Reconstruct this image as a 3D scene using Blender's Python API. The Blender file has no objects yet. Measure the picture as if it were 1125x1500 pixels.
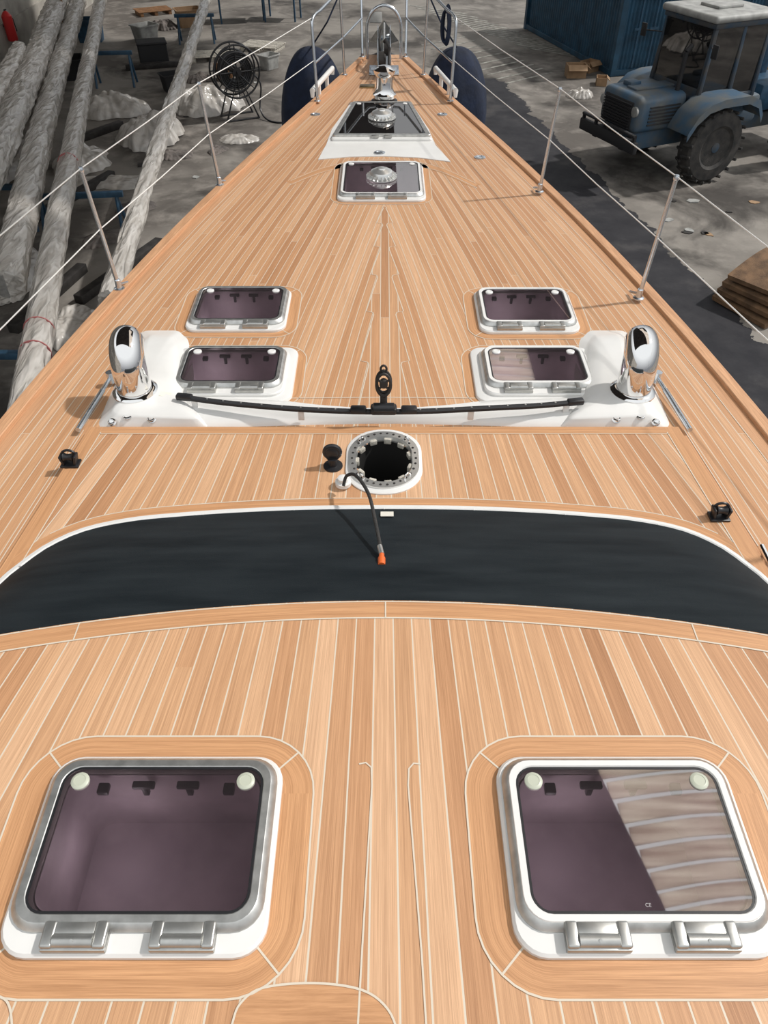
import bpy, bmesh, math, random
import numpy as np
from mathutils import Vector, Matrix, Euler, noise
random.seed(4)
F=1100.0; P=math.radians(43.7); H=2.3; GZ=-3.3
def G(u,v,z=0.0):
    a=(u-562.5)/F; b=(v-750)/F
    dn=math.sin(P)+b*math.cos(P); fw=math.cos(P)-b*math.sin(P)
    t=(H-z)/dn
    return Vector((a*t,fw*t,z))
col=bpy.context.scene.collection
# ------------------------------------------------------------ materials
def newmat(name):
    m=bpy.data.materials.new(name); m.use_nodes=True
    nt=m.node_tree; b=nt.nodes['Principled BSDF']
    return m,nt,b
def N(nt,t,**k):
    n=nt.nodes.new(t)
    for a,v in k.items(): setattr(n,a,v)
    return n
def math_(nt,op,a,b=None,c=None):
    n=N(nt,'ShaderNodeMath',operation=op)
    for i,x in enumerate((a,b,c)):
        if x is None: continue
        if isinstance(x,(int,float)): n.inputs[i].default_value=x
        else: nt.links.new(x,n.inputs[i])
    return n.outputs[0]
def mixc(nt,fac,a,b,bt='MIX'):
    n=N(nt,'ShaderNodeMix',data_type='RGBA',blend_type=bt)
    for s,x in ((n.inputs[0],fac),(n.inputs[6],a),(n.inputs[7],b)):
        if isinstance(x,(int,float)): s.default_value=x
        elif isinstance(x,tuple): s.default_value=(*x,1) if len(x)==3 else x
        else: nt.links.new(x,s)
    return n.outputs[2]
def simple(name,c,rough=.5,metal=0,var=.0,scale=8,bump=0,bscale=60,c2=None,spec=.5):
    m,nt,b=newmat(name)
    b.inputs['Roughness'].default_value=rough; b.inputs['Metallic'].default_value=metal
    b.inputs['Specular IOR Level'].default_value=spec
    tc=N(nt,'ShaderNodeTexCoord')
    nz=N(nt,'ShaderNodeTexNoise'); nz.inputs['Scale'].default_value=scale; nz.inputs['Detail'].default_value=6
    nt.links.new(tc.outputs['Object'],nz.inputs['Vector'])
    if c2 is None: c2=tuple(max(0,x*(1-var)) for x in c)
    mr=N(nt,'ShaderNodeMapRange'); mr.inputs[1].default_value=.35; mr.inputs[2].default_value=.65
    nt.links.new(nz.outputs['Fac'],mr.inputs[0])
    nt.links.new(mixc(nt,mr.outputs[0],c,c2),b.inputs['Base Color'])
    if bump:
        n2=N(nt,'ShaderNodeTexNoise'); n2.inputs['Scale'].default_value=bscale; n2.inputs['Detail'].default_value=4
        nt.links.new(tc.outputs['Object'],n2.inputs['Vector'])
        bp=N(nt,'ShaderNodeBump'); bp.inputs['Strength'].default_value=bump; bp.inputs['Distance'].default_value=.02
        nt.links.new(n2.outputs['Fac'],bp.inputs['Height']); nt.links.new(bp.outputs[0],b.inputs['Normal'])
    return m
def teak(name,seam=.05,butt=1.9,tint=(1,1,1),caulk=(.70,.60,.47),con=1.0,buttseam=True):
    m,nt,b=newmat(name)
    uv=N(nt,'ShaderNodeUVMap'); sp=N(nt,'ShaderNodeSeparateXYZ'); nt.links.new(uv.outputs[0],sp.inputs[0])
    u,v=sp.outputs[0],sp.outputs[1]
    fu=math_(nt,'FRACT',u); iu=math_(nt,'FLOOR',u)
    w1=N(nt,'ShaderNodeTexWhiteNoise',noise_dimensions='1D'); nt.links.new(iu,w1.inputs['W'])
    vv=math_(nt,'ADD',math_(nt,'DIVIDE',v,butt),math_(nt,'MULTIPLY',w1.outputs['Value'],7.3))
    fv=math_(nt,'FRACT',vv); iv=math_(nt,'FLOOR',vv)
    cb=N(nt,'ShaderNodeCombineXYZ'); nt.links.new(iu,cb.inputs[0]); nt.links.new(iv,cb.inputs[1])
    w2=N(nt,'ShaderNodeTexWhiteNoise',noise_dimensions='2D'); nt.links.new(cb.outputs[0],w2.inputs['Vector'])
    r=w2.outputs['Value']
    cg=N(nt,'ShaderNodeCombineXYZ')
    nt.links.new(math_(nt,'MULTIPLY',u,5.0),cg.inputs[0]); nt.links.new(math_(nt,'MULTIPLY',v,1.0),cg.inputs[1]); nt.links.new(math_(nt,'MULTIPLY',r,40),cg.inputs[2])
    g=N(nt,'ShaderNodeTexNoise'); g.inputs['Scale'].default_value=1.0; g.inputs['Detail'].default_value=8; g.inputs['Distortion'].default_value=1.6; g.inputs['Roughness'].default_value=.7
    nt.links.new(cg.outputs[0],g.inputs['Vector'])
    cg2=N(nt,'ShaderNodeCombineXYZ')
    nt.links.new(math_(nt,'MULTIPLY',u,60.0),cg2.inputs[0]); nt.links.new(math_(nt,'MULTIPLY',v,5),cg2.inputs[1]); nt.links.new(math_(nt,'MULTIPLY',r,20),cg2.inputs[2])
    g2=N(nt,'ShaderNodeTexNoise'); g2.inputs['Scale'].default_value=1.0; g2.inputs['Detail'].default_value=4; g2.inputs['Roughness'].default_value=.7
    nt.links.new(cg2.outputs[0],g2.inputs['Vector'])
    T=lambda c:tuple((.63+(a-.63)*con if i==0 else (.335+(a-.335)*con if i==1 else .17+(a-.17)*con))*t for i,(a,t) in enumerate(zip(c,tint)))
    cr=N(nt,'ShaderNodeValToRGB'); nt.links.new(r,cr.inputs[0])
    e=cr.color_ramp.elements; e[0].position=0; e[0].color=(*T((.48,.235,.108)),1); e[1].position=1; e[1].color=(*T((.74,.445,.25)),1)
    k=cr.color_ramp.elements.new(.25); k.color=(*T((.58,.30,.145)),1)
    k=cr.color_ramp.elements.new(.7); k.color=(*T((.66,.37,.19)),1)
    mr=N(nt,'ShaderNodeMapRange'); mr.inputs[1].default_value=.3; mr.inputs[2].default_value=.7; mr.inputs[3].default_value=.70; mr.inputs[4].default_value=1.15
    nt.links.new(g.outputs['Fac'],mr.inputs[0])
    mr2=N(nt,'ShaderNodeMapRange'); mr2.inputs[1].default_value=.33; mr2.inputs[2].default_value=.60; mr2.inputs[3].default_value=.74; mr2.inputs[4].default_value=1.05
    nt.links.new(g2.outputs['Fac'],mr2.inputs[0])
    gg=math_(nt,'MULTIPLY',mr.outputs[0],mr2.outputs[0])
    gr=math_(nt,'POWER',gg,.85); gb=math_(nt,'POWER',gg,1.12)
    cc=N(nt,'ShaderNodeCombineXYZ')
    for i,q in enumerate((gr,gg,gb)): nt.links.new(q,cc.inputs[i])
    wood=mixc(nt,1.0,cr.outputs[0],cc.outputs[0],'MULTIPLY')
    if seam>0:
        d=math_(nt,'ABSOLUTE',math_(nt,'SUBTRACT',fu,.5))
        s=math_(nt,'GREATER_THAN',d,.5-seam)
        if buttseam:
            s=math_(nt,'MAXIMUM',s,math_(nt,'LESS_THAN',fv,.003/butt))
        cfin=mixc(nt,s,wood,caulk)
    else: cfin=wood
    nt.links.new(cfin,b.inputs['Base Color'])
    b.inputs['Roughness'].default_value=.48; b.inputs['Specular IOR Level'].default_value=.35
    bp=N(nt,'ShaderNodeBump'); bp.inputs['Strength'].default_value=.12; bp.inputs['Distance'].default_value=.003
    nt.links.new(g2.outputs['Fac'],bp.inputs['Height']); nt.links.new(bp.outputs[0],b.inputs['Normal'])
    return m
CK=(.65,.57,.46)
M_TEAK=teak('teak_foredeck',.045,5.5,(.965,1.0,1.06),(.62,.53,.42),.72)
M_TEAKN=teak('teak_roof',.034,9,(.985,1.03,1.12),CK,1.0,False)
M_TPL=teak('teak_board',0,400,(.96,.95,.92),con=.2)
M_RAIL=teak('teak_rail',0,400,(.97,1.0,1.06),con=.2)
M_CAULK=simple('caulk',CK,.6)
M_WHITE=simple('gelcoat_white',(.78,.77,.745),.25,var=.04)
M_ALU=simple('satin_aluminium',(.60,.60,.58),.40,.85,var=.28,scale=22)
M_ALU2=simple('cast_aluminium',(.50,.50,.48),.38,.85,var=.15,scale=30)
M_ALU3=simple('bright_aluminium',(.80,.80,.78),.30,.8,var=.1)
M_CHROME=simple('polished_steel',(.80,.79,.78),.06,1)
M_STEEL=simple('stainless_tube',(.62,.66,.70),.22,.9)
M_BLACK=simple('black_plastic',(.015,.015,.017),.4)
M_BLKPAINT=simple('matte_black',(.02,.02,.022),.7)
M_RUBBER=simple('black_rubber',(.020,.020,.020),.8,bump=.3,scale=6,c2=(.055,.050,.045))
M_KNOB=simple('knob_plastic',(.50,.52,.42),.4)
M_WELL=simple('hatch_lining',(.70,.62,.65),.6,scale=3,c2=(.42,.36,.39))
M_ORANGE=simple('orange_plastic',(.75,.14,.03),.4)
M_CREAM=simple('cream_epoxy',(.62,.58,.50),.6,var=.4,scale=25,bump=.3)
M_WIRE=simple('white_wire',(.78,.77,.74),.4)
M_NAVY=simple('navy_cloth',(.006,.014,.040),.85,var=.4,bump=.3,bscale=20)
M_BLUE=simple('tractor_blue',(.04,.09,.15),.6,scale=3,c2=(.11,.115,.11),bump=.2,bscale=8)
M_BLUED=simple('cab_blue',(.022,.05,.085),.6,scale=4,c2=(.06,.06,.06))
M_CONT=simple('container_blue',(.02,.085,.155),.5,var=.45,scale=3)
M_BLUESTEEL=simple('blue_steel',(.03,.09,.16),.5,var=.4)
M_GREYW=simple('aged_white',(.42,.42,.40),.6,var=.4,scale=5)
M_RED=simple('red_paint',(.6,.03,.03),.4)
M_TAPE=simple('red_tape',(.42,.13,.13),.5)
M_CARD=simple('cardboard',(.36,.23,.13),.8,var=.2)
M_BROWN=simple('brown_board',(.20,.115,.06),.85,var=.5,scale=6,bump=.4)
M_TIMBER=simple('timber',(.30,.15,.065),.7,var=.4)
M_OCHRE=simple('ochre_paint',(.42,.23,.05),.6,var=.4)
M_CEIL=simple('reflection_roof',(.085,.074,.074),.9,var=.5,scale=.5)
M_PAPER=simple('paper_label',(.75,.72,.64),.7)
M_MARK=simple('etched_mark',(.40,.38,.38),.5)
M_HOLE=simple('dark_interior',(.01,.009,.008),.9)
M_BRASS=simple('bronze',(.4,.3,.15),.3,1)
M_STEELD=simple('dark_steel',(.05,.045,.042),.6,.3,var=.5)
M_RAG=simple('dirty_rag',(.18,.155,.14),.9,scale=5,c2=(.08,.07,.065))
def mk_film(name,alpha,sc,bs,bd):
    m,nt,b=newmat(name)
    tc=N(nt,'ShaderNodeTexCoord')
    mp=N(nt,'ShaderNodeMapping'); mp.inputs['Scale'].default_value=sc; mp.inputs['Rotation'].default_value=(0,0,.3)
    nt.links.new(tc.outputs['Object'],mp.inputs[0])
    n2=N(nt,'ShaderNodeTexNoise'); n2.inputs['Scale'].default_value=1; n2.inputs['Detail'].default_value=2; n2.inputs['Distortion'].default_value=.7; n2.inputs['Roughness'].default_value=.4
    nt.links.new(mp.outputs[0],n2.inputs['Vector'])
    mr=N(nt,'ShaderNodeMapRange'); mr.interpolation_type='SMOOTHSTEP'; mr.inputs[1].default_value=.30; mr.inputs[2].default_value=.70
    nt.links.new(n2.outputs['Fac'],mr.inputs[0])
    nt.links.new(mixc(nt,mr.outputs[0],(.54,.50,.45),(.78,.74,.69)),b.inputs['Base Color'])
    b.inputs['Alpha'].default_value=alpha
    b.inputs['Roughness'].default_value=.22; b.inputs['Specular IOR Level'].default_value=.9
    bp=N(nt,'ShaderNodeBump'); bp.inputs['Strength'].default_value=bs; bp.inputs['Distance'].default_value=bd
    nt.links.new(n2.outputs['Fac'],bp.inputs['Height']); nt.links.new(bp.outputs[0],b.inputs['Normal'])
    return m
M_FILM=mk_film('plastic_film',.72,(9,1.6,9),.6,.14); M_SHEET=mk_film('plastic_sheeting',.74,(4,4,4),.5,.10)
def mk_slat(name,c1,c2):
    m=bpy.data.materials.new(name); m.use_nodes=True; nt=m.node_tree; nt.nodes.clear()
    o=N(nt,'ShaderNodeOutputMaterial'); t=N(nt,'ShaderNodeBsdfTranslucent')
    tc=N(nt,'ShaderNodeTexCoord'); mp=N(nt,'ShaderNodeMapping'); mp.inputs['Scale'].default_value=(.5,6,1)
    nz=N(nt,'ShaderNodeTexNoise'); nz.inputs['Scale'].default_value=1; nz.inputs['Detail'].default_value=6
    nt.links.new(tc.outputs['Object'],mp.inputs[0]); nt.links.new(mp.outputs[0],nz.inputs['Vector'])
    mr=N(nt,'ShaderNodeMapRange'); mr.inputs[1].default_value=.35; mr.inputs[2].default_value=.65; nt.links.new(nz.outputs['Fac'],mr.inputs[0])
    nt.links.new(mixc(nt,mr.outputs[0],c1,c2),t.inputs[0])
    d=N(nt,'ShaderNodeBsdfDiffuse'); d.inputs[0].default_value=(.45,.38,.32,1)
    x=N(nt,'ShaderNodeMixShader'); x.inputs[0].default_value=.12
    nt.links.new(t.outputs[0],x.inputs[1]); nt.links.new(d.outputs[0],x.inputs[2]); nt.links.new(x.outputs[0],o.inputs[0]); return m
M_SLAT=mk_slat('weathered_roofing',(.98,.92,.84),(.66,.57,.50))
def mk_cover():
    m,nt,b=newmat('black_cover')
    tc=N(nt,'ShaderNodeTexCoord'); nz=N(nt,'ShaderNodeTexNoise'); nz.inputs['Scale'].default_value=2.5; nz.inputs['Detail'].default_value=8
    mp=N(nt,'ShaderNodeMapping'); mp.inputs['Scale'].default_value=(1,5,1)
    nt.links.new(tc.outputs['Object'],mp.inputs[0]); nt.links.new(mp.outputs[0],nz.inputs['Vector'])
    mr=N(nt,'ShaderNodeMapRange'); mr.inputs[1].default_value=.3; mr.inputs[2].default_value=.7; nt.links.new(nz.outputs['Fac'],mr.inputs[0])
    nt.links.new(mixc(nt,mr.outputs[0],(.006,.010,.013),(.018,.024,.028)),b.inputs['Base Color'])
    b.inputs['Roughness'].default_value=.65; b.inputs['Specular IOR Level'].default_value=.15
    w=N(nt,'ShaderNodeTexNoise'); w.inputs['Scale'].default_value=250
    nt.links.new(tc.outputs['Object'],w.inputs['Vector'])
    bp=N(nt,'ShaderNodeBump'); bp.inputs['Strength'].default_value=.3; bp.inputs['Distance'].default_value=.002
    nt.links.new(w.outputs['Fac'],bp.inputs['Height']); nt.links.new(bp.outputs[0],b.inputs['Normal'])
    return m
M_COVER=mk_cover()
def mk_pane(name,tc_,ior,dc=(.36,.27,.31),df=.3):
    m=bpy.data.materials.new(name); m.use_nodes=True; nt=m.node_tree; nt.nodes.clear()
    o=N(nt,'ShaderNodeOutputMaterial'); t=N(nt,'ShaderNodeBsdfTransparent'); t.inputs[0].default_value=(*tc_,1)
    g=N(nt,'ShaderNodeBsdfGlossy'); g.inputs['Roughness'].default_value=.02; g.inputs[0].default_value=(1,.97,.95,1)
    d=N(nt,'ShaderNodeBsdfDiffuse'); d.inputs[0].default_value=(*dc,1)
    m0=N(nt,'ShaderNodeMixShader'); m0.inputs[0].default_value=df; nt.links.new(t.outputs[0],m0.inputs[1]); nt.links.new(d.outputs[0],m0.inputs[2])
    f=N(nt,'ShaderNodeFresnel'); f.inputs[0].default_value=ior
    mx=N(nt,'ShaderNodeMixShader'); nt.links.new(f.outputs[0],mx.inputs[0]); nt.links.new(m0.outputs[0],mx.inputs[1]); nt.links.new(g.outputs[0],mx.inputs[2])
    nt.links.new(mx.outputs[0],o.inputs[0]); return m
M_PANE=mk_pane('smoked_acrylic',(.64,.55,.60),3.8,(.14,.115,.128),.13)
M_PANED=mk_pane('dark_acrylic',(.06,.06,.07),2.8,(.02,.02,.022))
M_GLASSD=mk_pane('cab_glass',(.22,.26,.26),1.7,(.05,.05,.05),.3)
def mk_ground():
    m,nt,b=newmat('yard_ground')
    tc=N(nt,'ShaderNodeTexCoord'); sp=N(nt,'ShaderNodeSeparateXYZ'); nt.links.new(tc.outputs['Object'],sp.inputs[0])
    def nz(s,d,r=.5,di=0):
        n=N(nt,'ShaderNodeTexNoise'); n.inputs['Scale'].default_value=s; n.inputs['Detail'].default_value=d; n.inputs['Roughness'].default_value=r; n.inputs['Distortion'].default_value=di
        nt.links.new(tc.outputs['Object'],n.inputs['Vector']); return n.outputs['Fac']
    def rg(x,a,c,lo=0,hi=1):
        q=N(nt,'ShaderNodeMapRange'); q.inputs[1].default_value=a; q.inputs[2].default_value=c; q.inputs[3].default_value=lo; q.inputs[4].default_value=hi
        nt.links.new(x,q.inputs[0]); return q.outputs[0]
    n2=nz(2,6,.6)
    conc=mixc(nt,rg(nz(.35,7,.55),.40,.60),(.25,.23,.205),(.125,.112,.10))
    conc=mixc(nt,rg(n2,.48,.75),conc,(.30,.275,.245))
    conc=mixc(nt,rg(nz(.5,7,.6,.6),.50,.64,0,.85),conc,(.045,.040,.036))
    asph=mixc(nt,rg(n2,.35,.7),(.022,.022,.026),(.042,.041,.045))
    asph=mixc(nt,rg(nz(1.0,7,.6),.55,.70,0,.5),asph,(.08,.075,.073))
    edge=math_(nt,'ADD',math_(nt,'SUBTRACT',6.9,math_(nt,'MULTIPLY',sp.outputs[1],.165)),math_(nt,'MULTIPLY',math_(nt,'SUBTRACT',n2,.5),.8))
    a=math_(nt,'LESS_THAN',sp.outputs[0],edge); c=math_(nt,'GREATER_THAN',sp.outputs[0],0); d=math_(nt,'LESS_THAN',sp.outputs[1],23)
    lane=math_(nt,'MULTIPLY',math_(nt,'MULTIPLY',a,c),d)
    nt.links.new(mixc(nt,lane,conc,asph),b.inputs['Base Color'])
    b.inputs['Roughness'].default_value=.85; b.inputs['Specular IOR Level'].default_value=.25
    bp=N(nt,'ShaderNodeBump'); bp.inputs['Strength'].default_value=.4; bp.inputs['Distance'].default_value=.02
    nt.links.new(n2,bp.inputs['Height']); nt.links.new(bp.outputs[0],b.inputs['Normal'])
    return m
M_GROUND=mk_ground()
M_WALL=simple('plaster_wall',(.46,.43,.38),.9,scale=1.5,c2=(.28,.26,.23),bump=.3,bscale=4)
M_LINE=simple('floor_paint',(.36,.35,.31),.8,var=.6,scale=6)

# ------------------------------------------------------------ mesh builder
def rotm(loc=(0,0,0),rot=(0,0,0)):
    return Matrix.Translation(loc)@Euler(rot).to_matrix().to_4x4()
class MB:
    def __init__(s): s.v=[];s.f=[];s.uv=[]
    def add(s,vs,fs,M=None):
        o=len(s.v)
        s.v+=[tuple(M@Vector(p)) for p in vs] if M is not None else [tuple(p) for p in vs]
        s.f+=[tuple(i+o for i in f) for f in fs]; return s
    def box(s,size,loc=(0,0,0),rot=(0,0,0),bev=0,seg=2):
        bm=bmesh.new(); bmesh.ops.create_cube(bm,size=1)
        for v in bm.verts: v.co=Vector((v.co.x*size[0],v.co.y*size[1],v.co.z*size[2]))
        if bev>0: bmesh.ops.bevel(bm,geom=bm.edges[:],offset=bev,segments=seg,affect='EDGES',profile=.5)
        bm.verts.index_update()
        s.add([v.co[:] for v in bm.verts],[[v.index for v in f.verts] for f in bm.faces],rotm(loc,rot)); bm.free(); return s
    def loops(s,L,cyc=False,cap0=False,cap1=False,M=None):
        n=len(L[0]); vs=[p for l in L for p in l]; fs=[]
        k=len(L)
        for i in range(k if cyc else k-1):
            j=(i+1)%k
            for a in range(n):
                b=(a+1)%n; fs.append((i*n+a,i*n+b,j*n+b,j*n+a))
        if cap0: fs.append(tuple(reversed(range(n))))
        if cap1: fs.append(tuple((k-1)*n+i for i in range(n)))
        s.add(vs,fs,M); return s
    def lathe(s,prof,seg=24,loc=(0,0,0),rot=(0,0,0)):
        L=[[(r*math.cos(2*math.pi*i/seg),r*math.sin(2*math.pi*i/seg),z) for i in range(seg)] for r,z in prof]
        return s.loops(L,cap0=True,cap1=True,M=rotm(loc,rot))
    def tube(s,pts,r,seg=10,closed=False):
        pts=[Vector(p) for p in pts]; n=len(pts)
        rs=r if isinstance(r,(list,tuple)) else [r]*n
        L=[]; up=None
        for i,p in enumerate(pts):
            if closed: t=pts[(i+1)%n]-pts[i-1]
            else: t=pts[min(i+1,n-1)]-pts[max(i-1,0)]
            t.normalize()
            if up is None:
                up=Vector((0,0,1)) if abs(t.z)<.9 else Vector((1,0,0))
            a=t.cross(up)
            if a.length<1e-4: a=t.cross(Vector((0,1,0)))
            a.normalize(); up=a.cross(t).normalized()
            L.append([tuple(p+(a*math.cos(2*math.pi*k/seg)+up*math.sin(2*math.pi*k/seg))*rs[i]) for k in range(seg)])
        return s.loops(L,cyc=closed,cap0=not closed,cap1=not closed)
    def ribbon(s,pts,w,closed=False,side=0):
        pts=[Vector(p) for p in pts]; n=len(pts); o=len(s.v); acc=0
        while len(s.uv)<len(s.v): s.uv.append((0.5,0))
        tot=n+1 if closed else n
        for q in range(tot):
            i=q%n
            if closed: t=pts[(i+1)%n]-pts[i-1]; 
            else: t=pts[min(i+1,n-1)]-pts[max(i-1,0)]
            t.z=0; t.normalize(); nn=Vector((-t.y,t.x,0))
            if q>0: acc+=(pts[i]-pts[(q-1)%n]).length
            s.v.append(tuple(pts[i]+nn*w*(.5+side*.5))); s.v.append(tuple(pts[i]-nn*w*(.5-side*.5)))
            s.uv+= [(.98,acc),(.02,acc)]
        for q in range(tot-1):
            a=o+2*q; s.f.append((a,a+1,a+3,a+2))
        return s
    def obj(s,name,mat,parent=None,loc=(0,0,0),rot=(0,0,0),smooth=True,angle=35,label=None,world=True):
        me=bpy.data.meshes.new(name); me.from_pydata(s.v,[],s.f); me.update()
        if s.uv:
            while len(s.uv)<len(s.v): s.uv.append((.5,0))
            ul=me.uv_layers.new(name='UVMap')
            idx=np.zeros(len(me.loops),dtype=np.int32); me.loops.foreach_get('vertex_index',idx)
            ul.data.foreach_set('uv',np.array(s.uv,dtype=np.float32)[idx].ravel())
        if smooth:
            me.shade_smooth(); me.set_sharp_from_angle(angle=math.radians(angle))
        me.materials.append(mat)
        ob=bpy.data.objects.new(name,me); col.objects.link(ob); ob.location=loc; ob.rotation_euler=rot
        if parent is not None:
            ob.parent=parent
            if world and parent.get('_w'): ob.matrix_parent_inverse=Matrix.Translation(parent.location).inverted()
        if label: ob['label']=label
        return ob
def empty(name,loc,label,cat,rot=(0,0,0),w=False,group=None):
    e=bpy.data.objects.new(name,None); col.objects.link(e); e.location=loc; e.rotation_euler=rot; e.empty_display_size=.2
    if w: e['_w']=1
    e['label']=label; e['category']=cat
    if group: e['group']=group
    return e
def tag(o,label,cat,group=None,kind=None):
    o['label']=label; o['category']=cat
    if group:o['group']=group
    if kind:o['kind']=kind
    return o
def rr(a,b,r,z,n=6,cx=0,cy=0,tp=0):
    r=min(r,a*.98,b*.98); out=[]
    for (sx,sy,a0) in ((1,1,0),(-1,1,90),(-1,-1,180),(1,-1,270)):
        for i in range(n+1):
            t=math.radians(a0+90*i/n)
            x=sx*(a-r)+r*math.cos(t); y=sy*(b-r)+r*math.sin(t)
            out.append((cx+x*(1-tp*y/b),cy+y,z))
    return out
def smoothpts(pts,n=60):
    pts=[Vector(p) for p in pts]; out=[]
    m=len(pts)-1
    for k in range(n+1):
        t=k/n*m; i=min(int(t),m-1); f=t-i
        p0=pts[max(i-1,0)];p1=pts[i];p2=pts[i+1];p3=pts[min(i+2,m)]
        out.append(.5*((2*p1)+(-p0+p2)*f+(2*p0-5*p1+4*p2-p3)*f*f+(-p0+3*p1-3*p2+p3)*f**3))
    return out

# ------------------------------------------------------------ YACHT
ey=[-1.2,1,2.94,4.38,6.12,7.81,10.1,10.5]; ex=[2.11,2.07,1.93,1.68,1.32,.90,.31,.2]
pc=np.polyfit(ey,ex,4)
def E(y): return float(np.polyval(pc,y))
yacht=empty('sailing_yacht',(0,4,GZ),'large white sailing yacht with new teak deck in a boatyard','boat',w=True)
RZ=.35; MZ=.04
hatches=[
 ('A',(-.02,7.86,0),.77,1.10,.21),
 ('B',(-.02,6.30,0),.70,.80,0.0),
 ('C1',(-.885,4.20,0),.60,.52,0),('C2',(.865,4.18,0),.60,.52,0),
 ('D1',(-.83,3.49,.016),.60,.46,0),('D2',(.83,3.49,.016),.60,.46,0),
 ('N1',(-.59,.79,RZ),.63,.50,0),('N2',(.62,.79,RZ),.63,.50,0)]
def inhatch(x,y,lst,inset=.04):
    for h in lst:
        (cx,cy,cz)=h[1];W=h[2];D=h[3]
        if abs(x-cx)<W/2-inset-(.06 if h[4] else 0) and abs(y-cy)<D/2-inset: return True
    return False
NY=400; NX=200; y0,y1=-1.2,10.5
pw=.048
def sfun(x,y,e):
    return .76*(e-abs(x))/pw+.24*(1-abs(x)/e)*38
v=[];uv=[];f=[]
for j in range(NY+1):
    y=y0+(y1-y0)*j/NY; e=E(y)
    for i in range(NX+1):
        x=(2*i/NX-1)*e
        v.append((x,y,0)); uv.append((sfun(x,y,e),y))
for j in range(NY):
    for i in range(NX):
        a=j*(NX+1)+i
        cx=(v[a][0]+v[a+1][0]+v[a+NX+1][0]+v[a+NX+2][0])/4; cy=(v[a][1]+v[a+NX+1][1])/2
        if inhatch(cx,cy,hatches[:6]): continue
        if abs(cx)<1.35 and cy<2.93: continue
        f.append((a,a+1,a+NX+2,a+NX+1))
mb=MB(); mb.v=v; mb.f=f; mb.uv=uv
mb.obj('foredeck',M_TEAK,yacht,smooth=False,label='honey-coloured teak planked deck with pale caulked seams')
mb=MB(); L=[]
for j in range(40):
    y=-1.2+(10.72+1.2)*j/39; e=max(E(min(y,10.5)) if y<10.5 else .2-(y-10.5)*.8,.02)
    k=max(0,min(1,(10.9-y)/4)); dp=-.6-1.3*k
    sec=[(e,0),(e*.985,-.25),(e*(.93-.2*(1-k)),-.7),(e*(.75-.3*(1-k)),-.7+dp*.4),(e*.35*k+.01,dp-.35),(0,dp-.45)]
    ring_=[(a,y,z-.005) for a,z in sec]+[(-a,y,z-.005) for a,z in reversed(sec[:-1])]
    L.append(ring_)
n=len(L[0]); vs=[p for l in L for p in l]; fs=[]
for j in range(39):
    for a in range(n-1): fs.append((j*n+a,j*n+a+1,(j+1)*n+a+1,(j+1)*n+a))
fs.append(tuple(range(n))); fs.append(tuple(reversed([39*n+i for i in range(n)])))
mb.add(vs,fs); mb.obj('hull',M_WHITE,yacht)
mb=MB(); mb.loops([rr(.16,1.1,.15,z,cy=c) for z,c in ((-1.9,2.2),(-3.3,1.9))],cap0=True,cap1=True); mb.obj('keel',M_BLKPAINT,yacht)
for sgn in (-1,1):
    mb=MB(); L=[]; acc=[]
    for j in range(90):
        y=-1.2+(10.35+1.2)*j/89; e=E(y)
        sec=[(e-.030,0),(e-.028,.018),(e-.024,.022),(e+.040,.022),(e+.045,.018),(e+.045,-.03)]
        L.append([(sgn*a,y,z) for a,z in sec]); acc+= [(.1+.15*q,y) for q in range(6)]
    n=6; mb.add([p for l in L for p in l],[(j*n+a,j*n+(a+1)%n,(j+1)*n+(a+1)%n,(j+1)*n+a) for j in range(89) for a in range(n)])
    mb.uv=acc; mb.obj('toe_rail',M_RAIL,yacht)
    mb=MB()
    mb.ribbon([(sgn*(E(y)-.105),y,.0015) for y in np.linspace(-1,10.1,80)],.0045)
    mb.obj('caulking_seam',M_CAULK,yacht,smooth=False)
    mb=MB(); mb.ribbon([(sgn*(E(y)-.067),y,.001) for y in np.linspace(-1,10.1,80)],.074)
    mb.obj('margin_board',M_RAIL,yacht,smooth=False)
seam=MB()
def seam_x(k,y):
    e=E(y); A=.76/pw; B=.24*38
    return (A*e+B-k)/(A+B/e)
pts_r=[(.13,3.0)]
cur=3.0
wn=lambda y:.135-.04*(y-3.0)
while cur<5.75:
    yy=cur
    k=math.floor(sfun(wn(yy)+.012,yy,E(yy)))
    while yy<5.8 and seam_x(k,yy)>wn(yy)-.020: yy+=.01
    xs=seam_x(k,yy)
    pts_r.append((min(seam_x(k,cur),wn(cur)+.03),cur+.015)); pts_r.append((max(.008,xs),yy-.03)); pts_r.append((max(.012,xs+.006),yy))
    if yy-cur<.05: yy=cur+.2
    cur=yy
lf=[(-x+.005,y,.0018) for x,y in pts_r]; rt=[(x+.005,y,.0018) for x,y in pts_r]
for lst in (lf,rt): seam.ribbon(lst,.0055)
mb=MB(); n=len(lf)
mb.v=[p for i in range(n) for p in ((lf[i][0],lf[i][1],.001),(rt[i][0],rt[i][1],.001))]
mb.uv=[p for i in range(n) for p in ((lf[i][0]/.055+.4,lf[i][1]),(rt[i][0]/.055+.4,rt[i][1]))]
mb.f=[(2*i,2*i+1,2*i+3,2*i+2) for i in range(n-1)]
mb.obj('king_plank',M_TEAK,yacht,smooth=False)
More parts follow.
